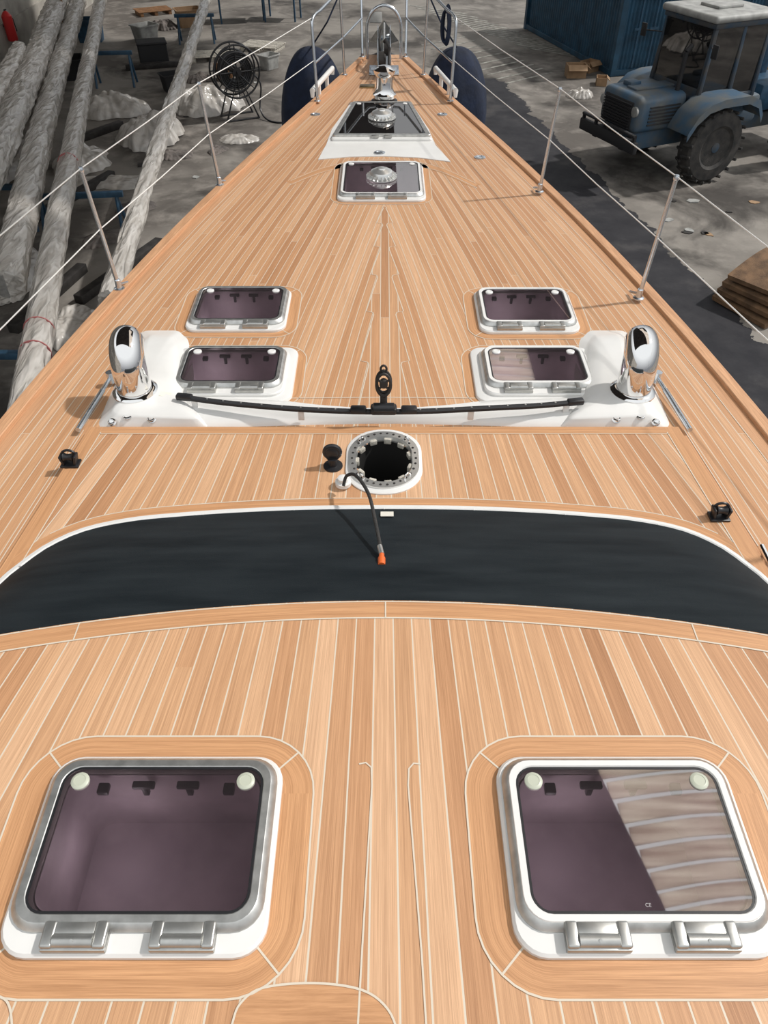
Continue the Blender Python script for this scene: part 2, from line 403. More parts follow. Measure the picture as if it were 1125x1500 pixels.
def ring(seam,cx,cy,z,a,b,w,r,tp=0,sw=.0050):
    pts=[(p[0],p[1],z+.0012) for p in rr(a-w/2,b-w/2,r,0,cx=cx,cy=cy,tp=tp,n=8)]
    m=MB(); m.ribbon(pts,w,closed=True); m.obj('hatch_margin_board',M_TPL,yacht,smooth=False)
    seam.ribbon([(p[0],p[1],z+.002) for p in rr(a,b,r+w/2,0,cx=cx,cy=cy,tp=tp,n=8)],sw,closed=True)
    ro=r+w/2
    for sx in (-1,1):
        for sy in (-1,1):
            seam.ribbon([(cx+sx*(a-w-.02),cy+sy*(b-w-.02),z+.0022),(cx+sx*(a-ro*.293),cy+sy*(b-ro*.293),z+.0022)],sw)
for h in hatches:
    k=h[0];(cx,cy,cz)=h[1]; W,D,tp=h[2],h[3],h[4]
    if k in('N1','N2'): ring(seam,cx,cy-.005,cz,W/2+.085,D/2+.075,.12,.11)
    elif k=='A': pass
    elif k=='B': ring(seam,cx,cy+.02,cz,W/2+.05,D/2+.06,.08,.10)
    elif k[0]=='D': ring(seam,cx,cy,0,W/2+.095,D/2+.075,.10,.10)
    else: ring(seam,cx,cy,cz,W/2+.065,D/2+.055,.09,.09)
ab=smoothpts([G(a,b,.0012) for a,b in ((425,268),(470,250),(515,240),(562,237),(608,240),(650,250),(698,272))],30)
mb=MB(); mb.ribbon(ab,.10); mb.obj('margin_board',M_TPL,yacht,smooth=False)
seam.ribbon([p+Vector((0,.05,.001)) for p in ab],.006); seam.ribbon([p-Vector((0,.05,-.001)) for p in ab if p.x<-.40],.006); seam.ribbon([p-Vector((0,.05,-.001)) for p in ab if p.x>.36],.006)
def fU(x):
    a=abs(x); return 1.612-.092*a*a-.6*max(0,(a-1.2)/.38)**3
v=[];uv=[];f=[]; NX=158;NYr=110
for j in range(NYr+1):
    for i in range(NX+1):
        x=-1.58+3.16*i/NX; yf=fU(x); y=-.8+(yf+.8)*j/NYr
        v.append((x,y,RZ)); uv.append((x/.064*5.9/(7.05-y)+.5,y))
for j in range(NYr):
    for i in range(NX):
        a=j*(NX+1)+i; cx=(v[a][0]+v[a+1][0])/2; cy=(v[a][1]+v[a+NX+2][1])/2
        if inhatch(cx,cy,hatches[6:]): continue
        f.append((a,a+1,a+NX+2,a+NX+1))
mb=MB(); mb.v=v;mb.f=f;mb.uv=uv; mb.obj('deckhouse_roof',M_TEAKN,yacht,smooth=False,label='teak planked cabin roof with pale caulking')
arc=[(x,fU(x)-.004,RZ+.001) for x in np.linspace(-1.55,1.55,90)]
mb=MB(); mb.ribbon(arc,.07,side=-1); mb.obj('margin_board',M_TPL,yacht,smooth=False)
seam.ribbon([(x,fU(x)-.074,RZ+.002) for x in np.linspace(-1.5,1.5,90)],.0055)
seam.ribbon([(x,fU(x)-.006,RZ+.002) for x in np.linspace(-1.5,1.5,90)],.004)
for x in (.005,-.99,1.0): seam.ribbon([(x,fU(x)-.004,RZ+.0025),(x,fU(x)-.074,RZ+.0025)],.0045)
for pts in ([(526,1119),(536,1117),(544,1124),(545,1150),(530,1400),(521,1560)],[(616,1119),(606,1118),(599,1126),(598,1150),(618,1400),(628,1560)]):
    seam.ribbon([G(a,b,RZ+.002) for a,b in pts],.0045)
op=[(330,1540),(340,1500),(352,1470),(385,1447),(460,1440),(530,1450),(568,1478),(585,1520),(590,1545)]
seam.ribbon(smoothpts([G(a,b,RZ+.003) for a,b in op],40),.005)
pl=smoothpts([G(a,b,RZ+.0015) for a,b in op],40)
mb=MB(); mb.v=[tuple(p) for p in pl]; mb.f=[tuple(range(len(pl)))]; mb.uv=[(.5+(p.y-.4)*2,p.x) for p in pl]; mb.obj('cover_board',M_TPL,yacht,smooth=False)
seam.ribbon(smoothpts([G(a,b,RZ+.003) for a,b in [(-40,1455),(0,1460),(14,1475),(18,1510)]],12),.005)
low=[G(562.5+o,r,.06) for o,r in ((0,745),(110,746),(212,750),(300,756),(370,763),(437,777),(490,800),(530,828),(562,855))]
low+=[Vector(p) for p in ((1.63,1.62,.06),(1.72,1.2,.06),(1.77,.7,.06),(1.79,-.8,.06))]
def resamp(pts,n):
    pts=smoothpts(pts,300); d=[0]
    for i in range(1,len(pts)): d.append(d[-1]+(pts[i]-pts[i-1]).length)
    out=[]
    for k in range(n+1):
        t=k/n*d[-1]; i=int(np.searchsorted(d,t)); i=max(1,min(i,len(pts)-1))
        q=(t-d[i-1])/max(1e-9,d[i]-d[i-1]); out.append(pts[i-1].lerp(pts[i],q))
    return out
lowr=resamp(low,80)
upr=resamp([Vector((x,fU(x),RZ-.003)) for x in np.linspace(0,1.58,30)]+[Vector((1.585,.4,RZ-.003)),Vector((1.585,-.8,RZ-.003))],80)
LW=[Vector((-p.x,p.y,p.z)) for p in reversed(lowr[1:])]+lowr
UP=[Vector((-p.x,p.y,p.z)) for p in reversed(upr[1:])]+upr
mb=MB(); n=len(LW); K=6; vs=[]
for k in range(K+1):
    t=k/K
    for i in range(n):
        p=LW[i].lerp(UP[i],t); p.z+=.012*math.sin(math.pi*t); vs.append(tuple(p))
mb.add(vs,[(k*n+i,k*n+i+1,(k+1)*n+i+1,(k+1)*n+i) for k in range(K) for i in range(n-1)])
mb.obj('windscreen_cover',M_COVER,yacht,label='black fabric cover over curved cabin windscreen')
mb=MB()
LWf=[p for p in LW if p.y>-.7]
sec=[]
for i,p in enumerate(LWf):
    t=(LWf[min(i+1,len(LWf)-1)]-LWf[max(i-1,0)]).normalized(); nn=Vector((-t.y,t.x,0))
    sec.append([tuple(p+nn*o+Vector((0,0,dz))) for o,dz in ((-.006,-.03),(-.006,.004),(0,.007),(.020,.002),(.024,-.03))])
n=5; mb.add([p for l in sec for p in l],[(j*n+a,j*n+a+1,(j+1)*n+a+1,(j+1)*n+a) for j in range(len(sec)-1) for a in range(n-1)])
mb.obj('windscreen_rim',M_WHITE,yacht,label='white moulded rim')
for o in range(-8,9):
    p=LW[len(LW)//2+o*7]; mb=MB(); mb.lathe([(.004,0),(.004,.003),(.001,.004)],8,(p.x,p.y-.012,p.z+.010)); mb.obj('cover_stud',M_WHITE,yacht)
mb=MB(); p=G(567,757,.085); mb.box((.055,.05,.002),(p.x,p.y,.1015),(math.radians(-22),0,0)); mb.obj('paper_label',M_PAPER,yacht)
# mast panel
v=[];uv=[];f=[];NX=150;NYp=58
def hw(y): return 1.455+.1*(2.97-y)
for j in range(NYp+1):
    y=1.82+(2.975-1.82)*j/NYp
    for i in range(NX+1):
        x=(2*i/NX-1)*hw(y); v.append((x,y,MZ)); uv.append((x/.066*6/(8.65-y)+.5,y))
for j in range(NYp):
    for i in range(NX):
        a=j*(NX+1)+i; cx=(v[a][0]+v[a+1][0])/2; cy=(v[a][1]+v[a+NX+2][1])/2
        if (cx/.138)**2+((cy-2.71)/.175)**2<1: continue
        f.append((a,a+1,a+NX+2,a+NX+1))
o=len(v)
for (x,y) in ((-hw(1.82),1.82),(-hw(2.975),2.975),(hw(2.975),2.975),(hw(1.82),1.82)):
    v+= [(x,y,MZ),(x*1.006,y+.006,0)]; uv+=[(.3,x),(.6,x)]
f+=[(o,o+1,o+3,o+2),(o+2,o+3,o+5,o+4),(o+4,o+5,o+7,o+6)]
mb=MB(); mb.v=v;mb.f=f;mb.uv=uv; mb.obj('mast_deck_panel',M_TEAKN,yacht,smooth=False,label='teak planked panel around the mast opening')
mb=MB(); mb.ribbon([(-hw(2.94)+.02,2.945,MZ+.001),(hw(2.94)-.02,2.945,MZ+.001)],.055)
for s_ in(-1,1): mb.ribbon([(s_*(hw(y)-.035),y,MZ+.0012) for y in np.linspace(2.97,1.85,12)],.07)
aft=[]
for i,p in enumerate(LW):
    if p.y>2.0:
        t=(LW[i+1]-LW[i-1]).normalized(); nn=Vector((-t.y,t.x,0)); aft.append(Vector((p.x,p.y,MZ+.0015))+nn*.02)
mb.ribbon(aft,.065,side=1)
mb.obj('margin_board',M_TPL,yacht,smooth=False)
seam.ribbon([(-hw(2.9)+.07,2.917,MZ+.002),(hw(2.9)-.07,2.917,MZ+.002)],.0045)
for s_ in(-1,1): seam.ribbon([(s_*(hw(y)-.072),y,MZ+.002) for y in np.linspace(2.93,2.05,12)],.0045)
ax=[]
for i in range(len(aft)):
    t=(aft[min(i+1,len(aft)-1)]-aft[max(0,i-1)]).normalized(); nn=Vector((-t.y,t.x,0)); ax.append(aft[i]+nn*.067+Vector((0,0,.001)))
seam.ribbon([p for p in ax if abs(p.x)<1.43],.0045)
for s_ in (-1,1): seam.ribbon([(s_*(hw(y)+.05),y,.002) for y in np.linspace(3.0,1.6,10)],.0045)
seam.ribbon([G(425,583,.002),G(562,582,.002),G(705,583,.002)],.005)
seam.obj('caulking_seam',M_CAULK,yacht,smooth=False,label='cream caulking seams')
mb=MB(); q=[G(a,b,.003) for a,b in ((466,234),(478,212),(486,190),(514,150),(602,150),(628,190),(638,213),(660,237),(612,231),(562,229),(512,230))]
mb.loops([[(p.x,p.y,0) for p in reversed(q)],[(p.x,p.y,.006) for p in reversed(q)]],cap0=True,cap1=True); mb.obj('hatch_coaming',M_WHITE,yacht,smooth=False,label='white moulded surround')
# ---- hatches
def hatch(h):
    k,(cx,cy,cz),W,D,tp=h
    near=k[0]=='N'; A=k=='A'
    lab='square deck hatch, smoked acrylic in aluminium frame on white flange'
    if A: lab='large tapered dark glossy hatch with round steel vent'
    if k=='B': lab='deck hatch with smoked acrylic and round steel vent'
    a,b=W/2,D/2
    R=.075 if not A else .03
    fa,fb,fy=a-.012,b-.031,.019
    ri=.05 if not A else .02
    mb=MB()
    mb.loops([rr(a,b,R,-.002,tp=tp),rr(a,b,R,.014,tp=tp),rr(a-.007,b-.007,R-.007,.021,tp=tp),rr(fa-.012,fb-.012,R-.02,.022,cy=fy,tp=tp),rr(fa-.042,fb-.042,ri,.022,cy=fy,tp=tp),rr(fa-.044,fb-.044,ri,-.03,cy=fy,tp=tp)])
    base=mb.obj('hatch',M_WHITE,yacht,loc=(cx,cy,cz+(.006 if A else 0)),label=lab)
    if k[0]=='D':
        mb=MB()
        mb.loops([rr(a+.046,b+.038,.07,-.016),rr(a+.042,b+.034,.07,-.002),rr(a+.034,b+.026,.065,.002),rr(a-.02,b-.02,.06,.002),rr(a-.03,b-.03,.06,-.02)])
        mb.obj('hatch_plinth',M_WHITE,base,world=False,label='low white moulded plinth')
    mb=MB()
    if A: LL=[(0,.02),(0,.036),(.004,.041),(.038,.041),(.041,.038),(.041,.03)]; gi=.038
    else: LL=[(0,.018),(.0,.028),(.003,.033),(.012,.044),(.015,.046),(.032,.047),(.034,.045),(.034,.03)]; gi=.032
    mb.loops([rr(fa-i,fb-i,max(R-.005-i*.6,.015),z,cy=fy,tp=tp) for i,z in LL])
    mb.obj('hatch_frame',M_ALU,base,world=False,angle=18,label='satin aluminium rim')
    zt=.038 if A else .0435
    mb=MB(); mb.loops([rr(fa-gi,fb-gi,.045 if not A else .02,z,cy=fy,tp=tp) for z in(zt-.006,zt)],cap0=False,cap1=True)
    mb.obj('hatch_pane',M_PANED if A else M_PANE,base,world=False,label='tinted acrylic pane')
    mb=MB(); mb.loops([rr(fa-gi,fb-gi,.045 if not A else .02,zt+.001,cy=fy,tp=tp),rr(fa-gi-.009,fb-gi-.009,.04 if not A else .015,zt+.001,cy=fy,tp=tp)])
    mb.obj('pane_gasket',M_BLACK,base,world=False)
    if k in('N2','D2','C2','B'):
        mb=MB(); mb.loops([rr(fa-i,fb-i,max(R-.005-i*.6,.015),z,cy=fy) for i,z in((.015,.0455),(.017,.049),(.032,.049),(.0345,.044))]); mb.obj('frame_trim',M_WHITE,base,world=False,label='white inner trim')
    if not A:
        mb=MB(); wa,wb=fa-.045,fb-.045
        mb.loops([rr(wa,wb,.05,z,cy=fy) for z in (.02,-.05,-.28)],cap1=True)
        mb.obj('hatch_lining',M_WELL,base,world=False)
        for sx in (-1,1):
            mb=MB(); mb.box((.06,.02,.016),(sx*.06,fy+fb-.070,.012),bev=.004).box((.016,.016,.05),(sx*.06,fy+fb-.070,-.01),bev=.003); mb.obj('latch_handle',M_BLACK,base,world=False)
            mb=MB(); mb.box((.03,.03,.02),(sx*.17,fy+fb-.075,.0),bev=.004); mb.obj('latch_block',M_BLACK,base,world=False)
        ld=bpy.data.lights.new('well_fill_light','POINT'); ld.energy=.52 if near else .48; ld.shadow_soft_size=.05; ld.color=(1,.95,.97)  # added fill lamp that brightens the hatch well, not a cabin fitting
        lo=bpy.data.objects.new('well_fill_light',ld); col.objects.link(lo); lo.location=(cx-.15,cy+.05,cz-.12)
    for sx in (-1,1):
        mb=MB(); px=sx*(fa-.082-(.012 if A else 0))*(1-tp*.8); r_=.021 if near else .02; zz=zt-.0505
        mb.lathe([(r_+.003,.051+zz),(r_+.003,.055+zz),(r_,.057+zz),(r_*.75,.0585+zz),(r_*.72,.0575+zz),(.001,.0575+zz)],20,(px,fy+fb-.075,0)); mb.obj('latch_knob',M_KNOB if near else M_WHITE,base,world=False)
        mb=MB(); hx=sx*.125; y=-b+.036
        if A: mb.box((.07,.04,.016),(sx*.06,y-.01,.035),bev=.004)
        else:
            mb.box((.150,.050,.020),(hx,y-.004,.030),bev=.003)
            for q in(-1,1): mb.box((.030,.058,.024),(hx+q*.060,y+.004,.040),bev=.006,seg=3)
            mb.lathe([(.010,-.047),(.0155,-.046),(.0155,.046),(.010,.047)],20,(hx,y-.008,.042),(0,math.pi/2,0))
            mb.box((.092,.028,.012),(hx,y+.016,.045),bev=.003)
            mb.lathe([(.004,0),(.004,.002),(.001,.002)],8,(hx,y-.012,.0565),(math.radians(25),0,0))
        mb.obj('hinge',M_ALU2,base,world=False,label='cast aluminium hinge')
    if k in 'AB':
        mb=MB(); s=.135 if A else .125; z0=zt-.05
        prof=[(s*.95,.05),(s,.054),(s,.062),(s*.80,.068),(s*.76,.088),(s*.70,.104),(s*.52,.116),(s*.28,.122),(s*.25,.130),(.001,.132)]
        mb.lathe([(r,z+z0) for r,z in prof],32,(0,fy-.02,0))
        for i in range(20):
            t=i/20*2*math.pi; mb.box((.040,.010,.016),(s*.84*math.cos(t),fy-.02+s*.84*math.sin(t),.074+z0),(0,.3,t),bev=.002)
        mb.obj('ventilator',M_ALU3,base,world=False,label='round silver ribbed dome vent')
    if k=='N2':
        cu=bpy.data.curves.new('ce_mark','FONT'); cu.body='CE'; cu.size=.012
        t=bpy.data.objects.new('ce_tmp',cu); me=bpy.data.meshes.new_from_object(t); bpy.data.objects.remove(t)
        me.materials.clear(); me.materials.append(M_MARK)
        t=bpy.data.objects.new('certification_mark',me); col.objects.link(t); t.parent=base; t.location=(.0,-.150,zt+.001); t['label']='small CE lettering on the pane'
for h in hatches: hatch(h)
# ---- white moulding
bot=[(150,630),(144,621),(156,590),(202,490),(214,484),(262,484),(276,498),(284,545),(284,592),(300,604),(310,629)]
top=[(172,608),(164,601),(172,582),(211,497),(221,490),(254,490),(265,503),(272,545),(272,586),(286,600),(292,614)]
zs=[.064,.064,.062,.044,.040,.026,.022,.022,.026,.044,.052]
for sgn in(-1,1):
    b_=[G(a,b,0) for a,b in bot]; t_=[G(a,b,z) for (a,b),z in zip(top,zs)]; C=G(205,572,.084)
    if sgn>0:
        b_=[Vector((-p.x,p.y,p.z)) for p in reversed(b_)]; t_=[Vector((-p.x,p.y,p.z)) for p in reversed(t_)]; C.x=-C.x
    ar=sum(b_[i].x*b_[(i+1)%len(b_)].y-b_[(i+1)%len(b_)].x*b_[i].y for i in range(len(b_)))
    if ar<0: b_.reverse(); t_.reverse()
    def lin(pl,n=110):
        m=len(pl); q=[pl[int(k/n*m)%m].lerp(pl[(int(k/n*m)+1)%m],k/n*m-int(k/n*m)) for k in range(n)]
        for _ in range(3): q=[(q[i-1]+q[i]*2+q[(i+1)%n])/4 for i in range(n)]
        return q
    B=lin(b_);T=lin(t_)
    def dome(t,w):
        out=[]
        for p in T:
            q=p.lerp(C,t); q.z=p.z+(C.z-p.z)*w; out.append(q)
        return out
    lp=[B,[a.lerp(c,.88) for a,c in zip(B,T)],T,dome(.05,.20),dome(.12,.42),dome(.25,.70),dome(.45,.90),dome(.8,1.0)]
    mb=MB(); mb.loops([[tuple(p) for p in l] for l in lp],cap1=True); mb.obj('vent_plinth',M_WHITE,yacht,angle=50,label='white moulded plinth carrying a cowl vent')
bf=smoothpts([G(a,b,0) for a,b in ((255,584),(330,586),(410,590),(480,599),(562.5,604),(645,599),(715,590),(795,586),(870,584))],60)
ba=smoothpts([G(a,b,0) for a,b in ((262,629),(400,624),(562.5,621),(725,624),(863,629))],60)
mb=MB(); L=[]
for p,q in zip(ba,bf):
    L.append([tuple(p),tuple(p.lerp(q,.10)+Vector((0,0,.028))),tuple(p.lerp(q,.35)+Vector((0,0,.044))),tuple(p.lerp(q,.6)+Vector((0,0,.046))),tuple(p.lerp(q,.85)+Vector((0,0,.036))),tuple(q)])
mb.loops(L,cap0=True,cap1=True); mb.obj('track_plinth',M_WHITE,yacht,angle=40,label='slim white moulded plinth under the track')
for sgn in(-1,1):
    c=G(562.5+sgn*364,573,.078); c.z=.076
    d=Vector((sgn*.16,.985,0)).normalized()
    pts=[Vector((c.x,c.y,.08+z)) for z in np.linspace(0,.13,6)]
    R_=.094; cc=Vector((c.x,c.y,.21))+d*R_
    for a in np.linspace(6,108,20):
        a=math.radians(a); pts.append(cc-d*R_*math.cos(a)+Vector((0,0,R_*math.sin(a))))
    rs=list(np.linspace(.088,.088,6))+list(np.linspace(.088,.082,20))
    L0=MB(); L0.tube(pts,rs,32); L0.f.pop()
    v_=L0.obj('cowl_ventilator',M_CHROME,yacht,angle=60,label='fat polished stainless steel elbow cowl vent')
    mb=MB(); mb.tube(pts[-5:],[r-.006 for r in rs[-5:]],20); mb.f.pop(); mb.obj('vent_throat',M_HOLE,v_,world=False)
    mb=MB(); mb.lathe([(.114,0),(.114,.008),(.106,.014),(.097,.020),(.089,.022)],28,(c.x,c.y,.078)); mb.obj('vent_collar',M_CHROME,v_,world=False)
    for (u,vv_,s) in ((sgn*374,610,1.2),(sgn*340,614,.95),(sgn*398,619,.85)):
        p=G(562.5+u,vv_,.045)
        mb=MB(); mb.lathe([(.024*s,-.012),(.024*s,.005),(.018*s,.008),(.008*s,.004)],16,(p.x,p.y,p.z),(math.radians(38),0,0))
        mb.tube([(p.x+.016*s*math.cos(t),p.y-.006-.02*s*math.sin(t),p.z+.01) for t in np.linspace(0,math.pi,9)],.0055*s,8)
        mb.obj('padeye',M_CHROME,yacht,label='small round stainless padeye')
    top_=G(562.5+sgn*400,552,.05); bt=G(562.5+sgn*448,630,.03)
    mb=MB(); mb.tube([top_,top_.lerp(bt,.25),top_.lerp(bt,.27),bt],[.010,.010,.0145,.0145],12)
    mb.tube([top_+Vector((0,0,-.03)),top_+Vector((0,0,.03))],.022,14)
    mb.box((.10,.022,.025),(top_.x+sgn*-.03,top_.y+.01,.035),(0,0,sgn*.5),bev=.006)
    mb.lathe([(.03,0),(.03,.006),(.02,.01)],16,(top_.x-sgn*.06,top_.y,.0))
    mb.tube([Vector((top_.x-sgn*.06,top_.y,.0)),Vector((top_.x-sgn*.06,top_.y,.05))],.012)
    mb.obj('deck_lever',M_STEEL,yacht,label='stainless lever arm on a pivoting deck bracket')
p=G(243,582,.06); mb=MB(); mb.box((.055,.04,.003),(p.x,p.y,.078),(-.05,.16,0)); mb.obj('builder_plate',M_PAPER,yacht)
# curved track
tp_=smoothpts([G(a,b,.10) for a,b in ((270,581),(330,589),(420,597),(500,601),(562,602),(630,601),(710,597),(790,593),(843,588))],50)
mb=MB(); L=[]
for i,p in enumerate(tp_):
    t=(tp_[min(i+1,50)]-tp_[max(i-1,0)]).normalized(); nn=Vector((-t.y,t.x,0))
    L.append([tuple(p+nn*o+Vector((0,0,z))) for o,z in ((-.014,-.012),(.014,-.012),(.014,.002),(.009,.006),(-.009,.006),(-.014,.002))])
mb.loops(L,cap0=True,cap1=True)
trk=mb.obj('jib_track',M_BLKPAINT,yacht,label='curved black self-tacking track')
for i in range(4,48,2):
    if 21<i<30: continue
    p=tp_[i]; mb=MB(); mb.lathe([(.005,0),(.005,.002),(.001,.003)],8,(p.x,p.y,p.z+.0058)); mb.obj('track_bolt',M_ALU,trk,world=False)
for i in (0,50):
    p=tp_[i]; mb=MB(); mb.box((.085,.038,.030),(p.x,p.y,p.z-.002),(0,0,-.15 if i==0 else .15),bev=.009); mb.obj('track_end_cap',M_BLACK,trk,world=False)
for i in (2,14,36,48):
    p=tp_[i]; mb=MB(); mb.box((.03,.014,.06),(p.x,p.y,p.z-.038),bev=.003); mb.obj('track_riser',M_WHITE,trk,world=False)
mb=MB(); c=tp_[25]
mb.box((.13,.06,.038),(c.x,c.y,c.z+.010),bev=.012).box((.08,.048,.032),(c.x-.125,c.y+.002,c.z+.006),bev=.011).box((.08,.048,.032),(c.x+.125,c.y+.002,c.z+.006),bev=.011)
mb.lathe([(.012,-.055),(.026,-.05),(.026,.05),(.012,.055)],16,(c.x,c.y-.01,c.z+.026),(0,math.pi/2,0))
mb.obj('track_car',M_BLACK,trk,world=False,label='black traveller car')
mb=MB()
cx,cy,cz=c.x,c.y+.01,c.z+.035
mb.tube([(cx,cy,cz),(cx,cy,cz+.05)],.018,12)
for off in (-.014,.014):
    mb.tube([(cx+.034*math.cos(t),cy+off,cz+.12+.062*math.sin(t)) for t in np.linspace(0,2*math.pi,24,endpoint=False)],.0075,8,closed=True)
for sx in(-1,1): mb.tube([(cx-sx*.028,cy-.012,cz+.09),(cx+sx*.028,cy-.012,cz+.15)],.006,8)
mb.lathe([(.016,-.018),(.020,-.016),(.020,.016),(.016,.018)],16,(cx,cy,cz+.12),(math.pi/2,0,0))
mb.tube([(cx+.014*math.cos(t),cy,cz+.20+.02*math.sin(t)) for t in np.linspace(0,2*math.pi,16,endpoint=False)],.0055,8,closed=True)
mb.obj('swivel_block',M_STEELD,trk,world=False,label='dark openwork swivel block standing upright')
# mast collar
mc=Vector((0.0,2.71,MZ))
mb=MB(); q_=[rr(.178,.235,.17,z,n=13) for z in (0,.006)]+[rr(.173,.230,.166,.009,n=13)]
mb.loops(q_+[rr(.136,.174,.134,.009,n=13),rr(.134,.172,.132,-.03,n=13)])
col_=mb.obj('mast_collar',M_WHITE,yacht,loc=mc,label='white oval mast collar plate with bolted ring')
mb=MB(); mb.loops([rr(.164,.206,.162,.008,n=13),rr(.163,.205,.161,.018,n=13),rr(.132,.166,.130,.019,n=13),rr(.126,.160,.124,.0,n=13)]); mb.obj('collar_ring',M_ALU3,col_,world=False,label='wide pale metal bolting ring')
for i in range(30):
    t=i/30*2*math.pi
    mb=MB(); mb.lathe([(.006,0),(.006,.002),(.003,.003)],8,(.149*math.cos(t),.187*math.sin(t),.0185)); mb.obj('collar_bolt',M_STEELD,col_,world=False)
for i in range(4):
    t=(i+.5)/4*2*math.pi
    mb=MB(); mb.tube([(.150*math.cos(t)+.018*math.cos(a)*-math.sin(t),.188*math.sin(t)+.018*math.cos(a)*math.cos(t),.018+.022*math.sin(a)) for a in np.linspace(0,math.pi,9)],.0045,8); mb.obj('collar_lug',M_CHROME,col_,world=False)
for i in range(11):
    t=(i+.5)/11*2*math.pi; hgt=.022+.02*random.random()
    mb=MB(); mb.box((.016,.035,hgt),(.124*math.cos(t),.158*math.sin(t),-.004),(0,0,math.atan2(.158*math.sin(t),.124*math.cos(t))),bev=.004); mb.obj('mast_wedge',M_CREAM,col_,world=False)
mb=MB(); mb.loops([rr(.128,.162,.126,z,n=13) for z in(-.01,-.1,-.5)],cap1=True); mb.obj('mast_well',M_HOLE,col_,world=False)
p=G(488,683,MZ)
mb=MB(); mb.lathe([(.045,0),(.045,.006),(.02,.01),(.018,.05),(.03,.055)],20,(p.x,p.y,MZ))
mb.tube([(p.x+.034*math.cos(t),p.y,MZ+.085+.034*math.sin(t)) for t in np.linspace(0,2*math.pi,20,endpoint=False)],.012,10,closed=True)
mb.lathe([(.02,-.014),(.03,-.01),(.03,.01),(.02,.014)],16,(p.x,p.y,MZ+.085),(math.pi/2,0,0)); mb.obj('deck_organiser',M_BLACK,yacht,label='black swivelling lead block')
for u,v_ in ((108,690),(1048,768)):
    p=G(u,v_,0); p.z=0 if abs(p.x)>hw(p.y) else MZ
    mb=MB(); mb.box((.085,.06,.012),(p.x,p.y,p.z+.006),bev=.004)
    for s_ in(-1,1): mb.box((.012,.045,.05),(p.x+s_*.03,p.y,p.z+.035),(0,s_*.2,0),bev=.004)
    mb.lathe([(.022,-.022),(.016,-.01),(.016,.01),(.022,.022)],14,(p.x,p.y,p.z+.045),(0,math.pi/2,0))
    mb.tube([(p.x+.03*math.cos(t),p.y+.01,p.z+.055+.022*math.sin(t)) for t in np.linspace(0,math.pi,10)],.006,8)
    mb.obj('cam_cleat',M_BLACK,yacht,label='black cam cleat')
p=G(1122,828,0)
mb=MB(); mb.tube([(p.x,p.y-.08,.03),(p.x,p.y+.08,.03)],.014).tube([(p.x,p.y-.04,0),(p.x,p.y-.04,.03)],.011).tube([(p.x,p.y+.04,0),(p.x,p.y+.04,.03)],.011); mb.obj('deck_cleat',M_CHROME,yacht)
for u,v_ in ((462,168),(648,168),(703,231),(556,224)):
    p=G(u,v_,.006 if u==556 else 0); mb=MB(); mb.lathe([(.05,0),(.05,.006),(.03,.009),(.026,.004),(.001,.004)],20,p); mb.obj('deck_filler_cap',M_STEEL,yacht)
p=G(538,127,0); mb=MB(); mb.box((.16,.13,.012),(p.x,p.y,.006),bev=.004); mb.obj('deck_plate',M_BRASS,yacht)
# ---- stanchions + lifelines
wires={-1:[],1:[]}
for sgn,bs in ((-1,((175,423),(322,271))),(1,((935,437),(790,281)))):
    S=[Vector((sgn*2.03,2.2,.02)),]+[G(a,b,.02) for a,b in bs]
    for i,p in enumerate(S):
        tp2=Vector((p.x+sgn*.05,p.y+.02,.036+.71))
        mb=MB(); mb.tube([p,p.lerp(tp2,.5),tp2],[.0135,.013,.012],12)
        mb.lathe([(.034,0),(.034,.006),(.02,.012),(.018,.06),(.014,.065)],16,p)
        mb.lathe([(.016,-.012),(.018,0),(.012,.014),(.001,.016)],12,tp2)
        mb.tube([p+Vector((0,0,.03)),p+Vector((-sgn*.03,.09,0))],.008,8)
        mb.obj('stanchion',M_STEEL,yacht,label='stainless lifeline stanchion')
        wires[sgn].append((p,tp2))
def arcp(a,b,c,n=10): return [Vector(a)*(1-t)**2+Vector(b)*2*t*(1-t)+Vector(c)*t*t for t in np.linspace(0,1,n)]
mb=MB()
for s_ in(-1,1):
    x1=E(8.55)-.02; x2=E(9.5)-.01
    mb.tube([(s_*x1,8.5,.02),(s_*(x1+.02),8.55,.66)]+[tuple(q) for q in arcp((s_*(x1+.02),8.56,.70),(s_*(x1+.01),8.6,.76),(s_*(x1-.05),8.75,.76),6)]+[(s_*.46,9.8,.78),(s_*.30,10.6,.80),(s_*.2,10.95,.80)],.0145,12)
    mb.tube([(s_*x2,9.5,.02),(s_*(x2+.02),9.45,.77)],.0135,12)
    mb.tube([(s_*(x1+.01),8.52,.36),(s_*(x2+.01),9.48,.38),(s_*.26,10.4,.40)],.011,10)
    mb.tube([(s_*.26,10.3,.02),(s_*.27,10.6,.8)],.0135,12)
    for q in((x1,8.5),(x2,9.5),(.26,10.3)): mb.lathe([(.035,0),(.035,.006),(.018,.012),(.018,.04)],14,(s_*q[0],q[1],.02))
mb.tube([(-.2,10.95,.80),(0,11.02,.80),(.2,10.95,.8)],.0145,12)
mb.obj('pulpit',M_STEEL,yacht,label='stainless steel bow pulpit rail')
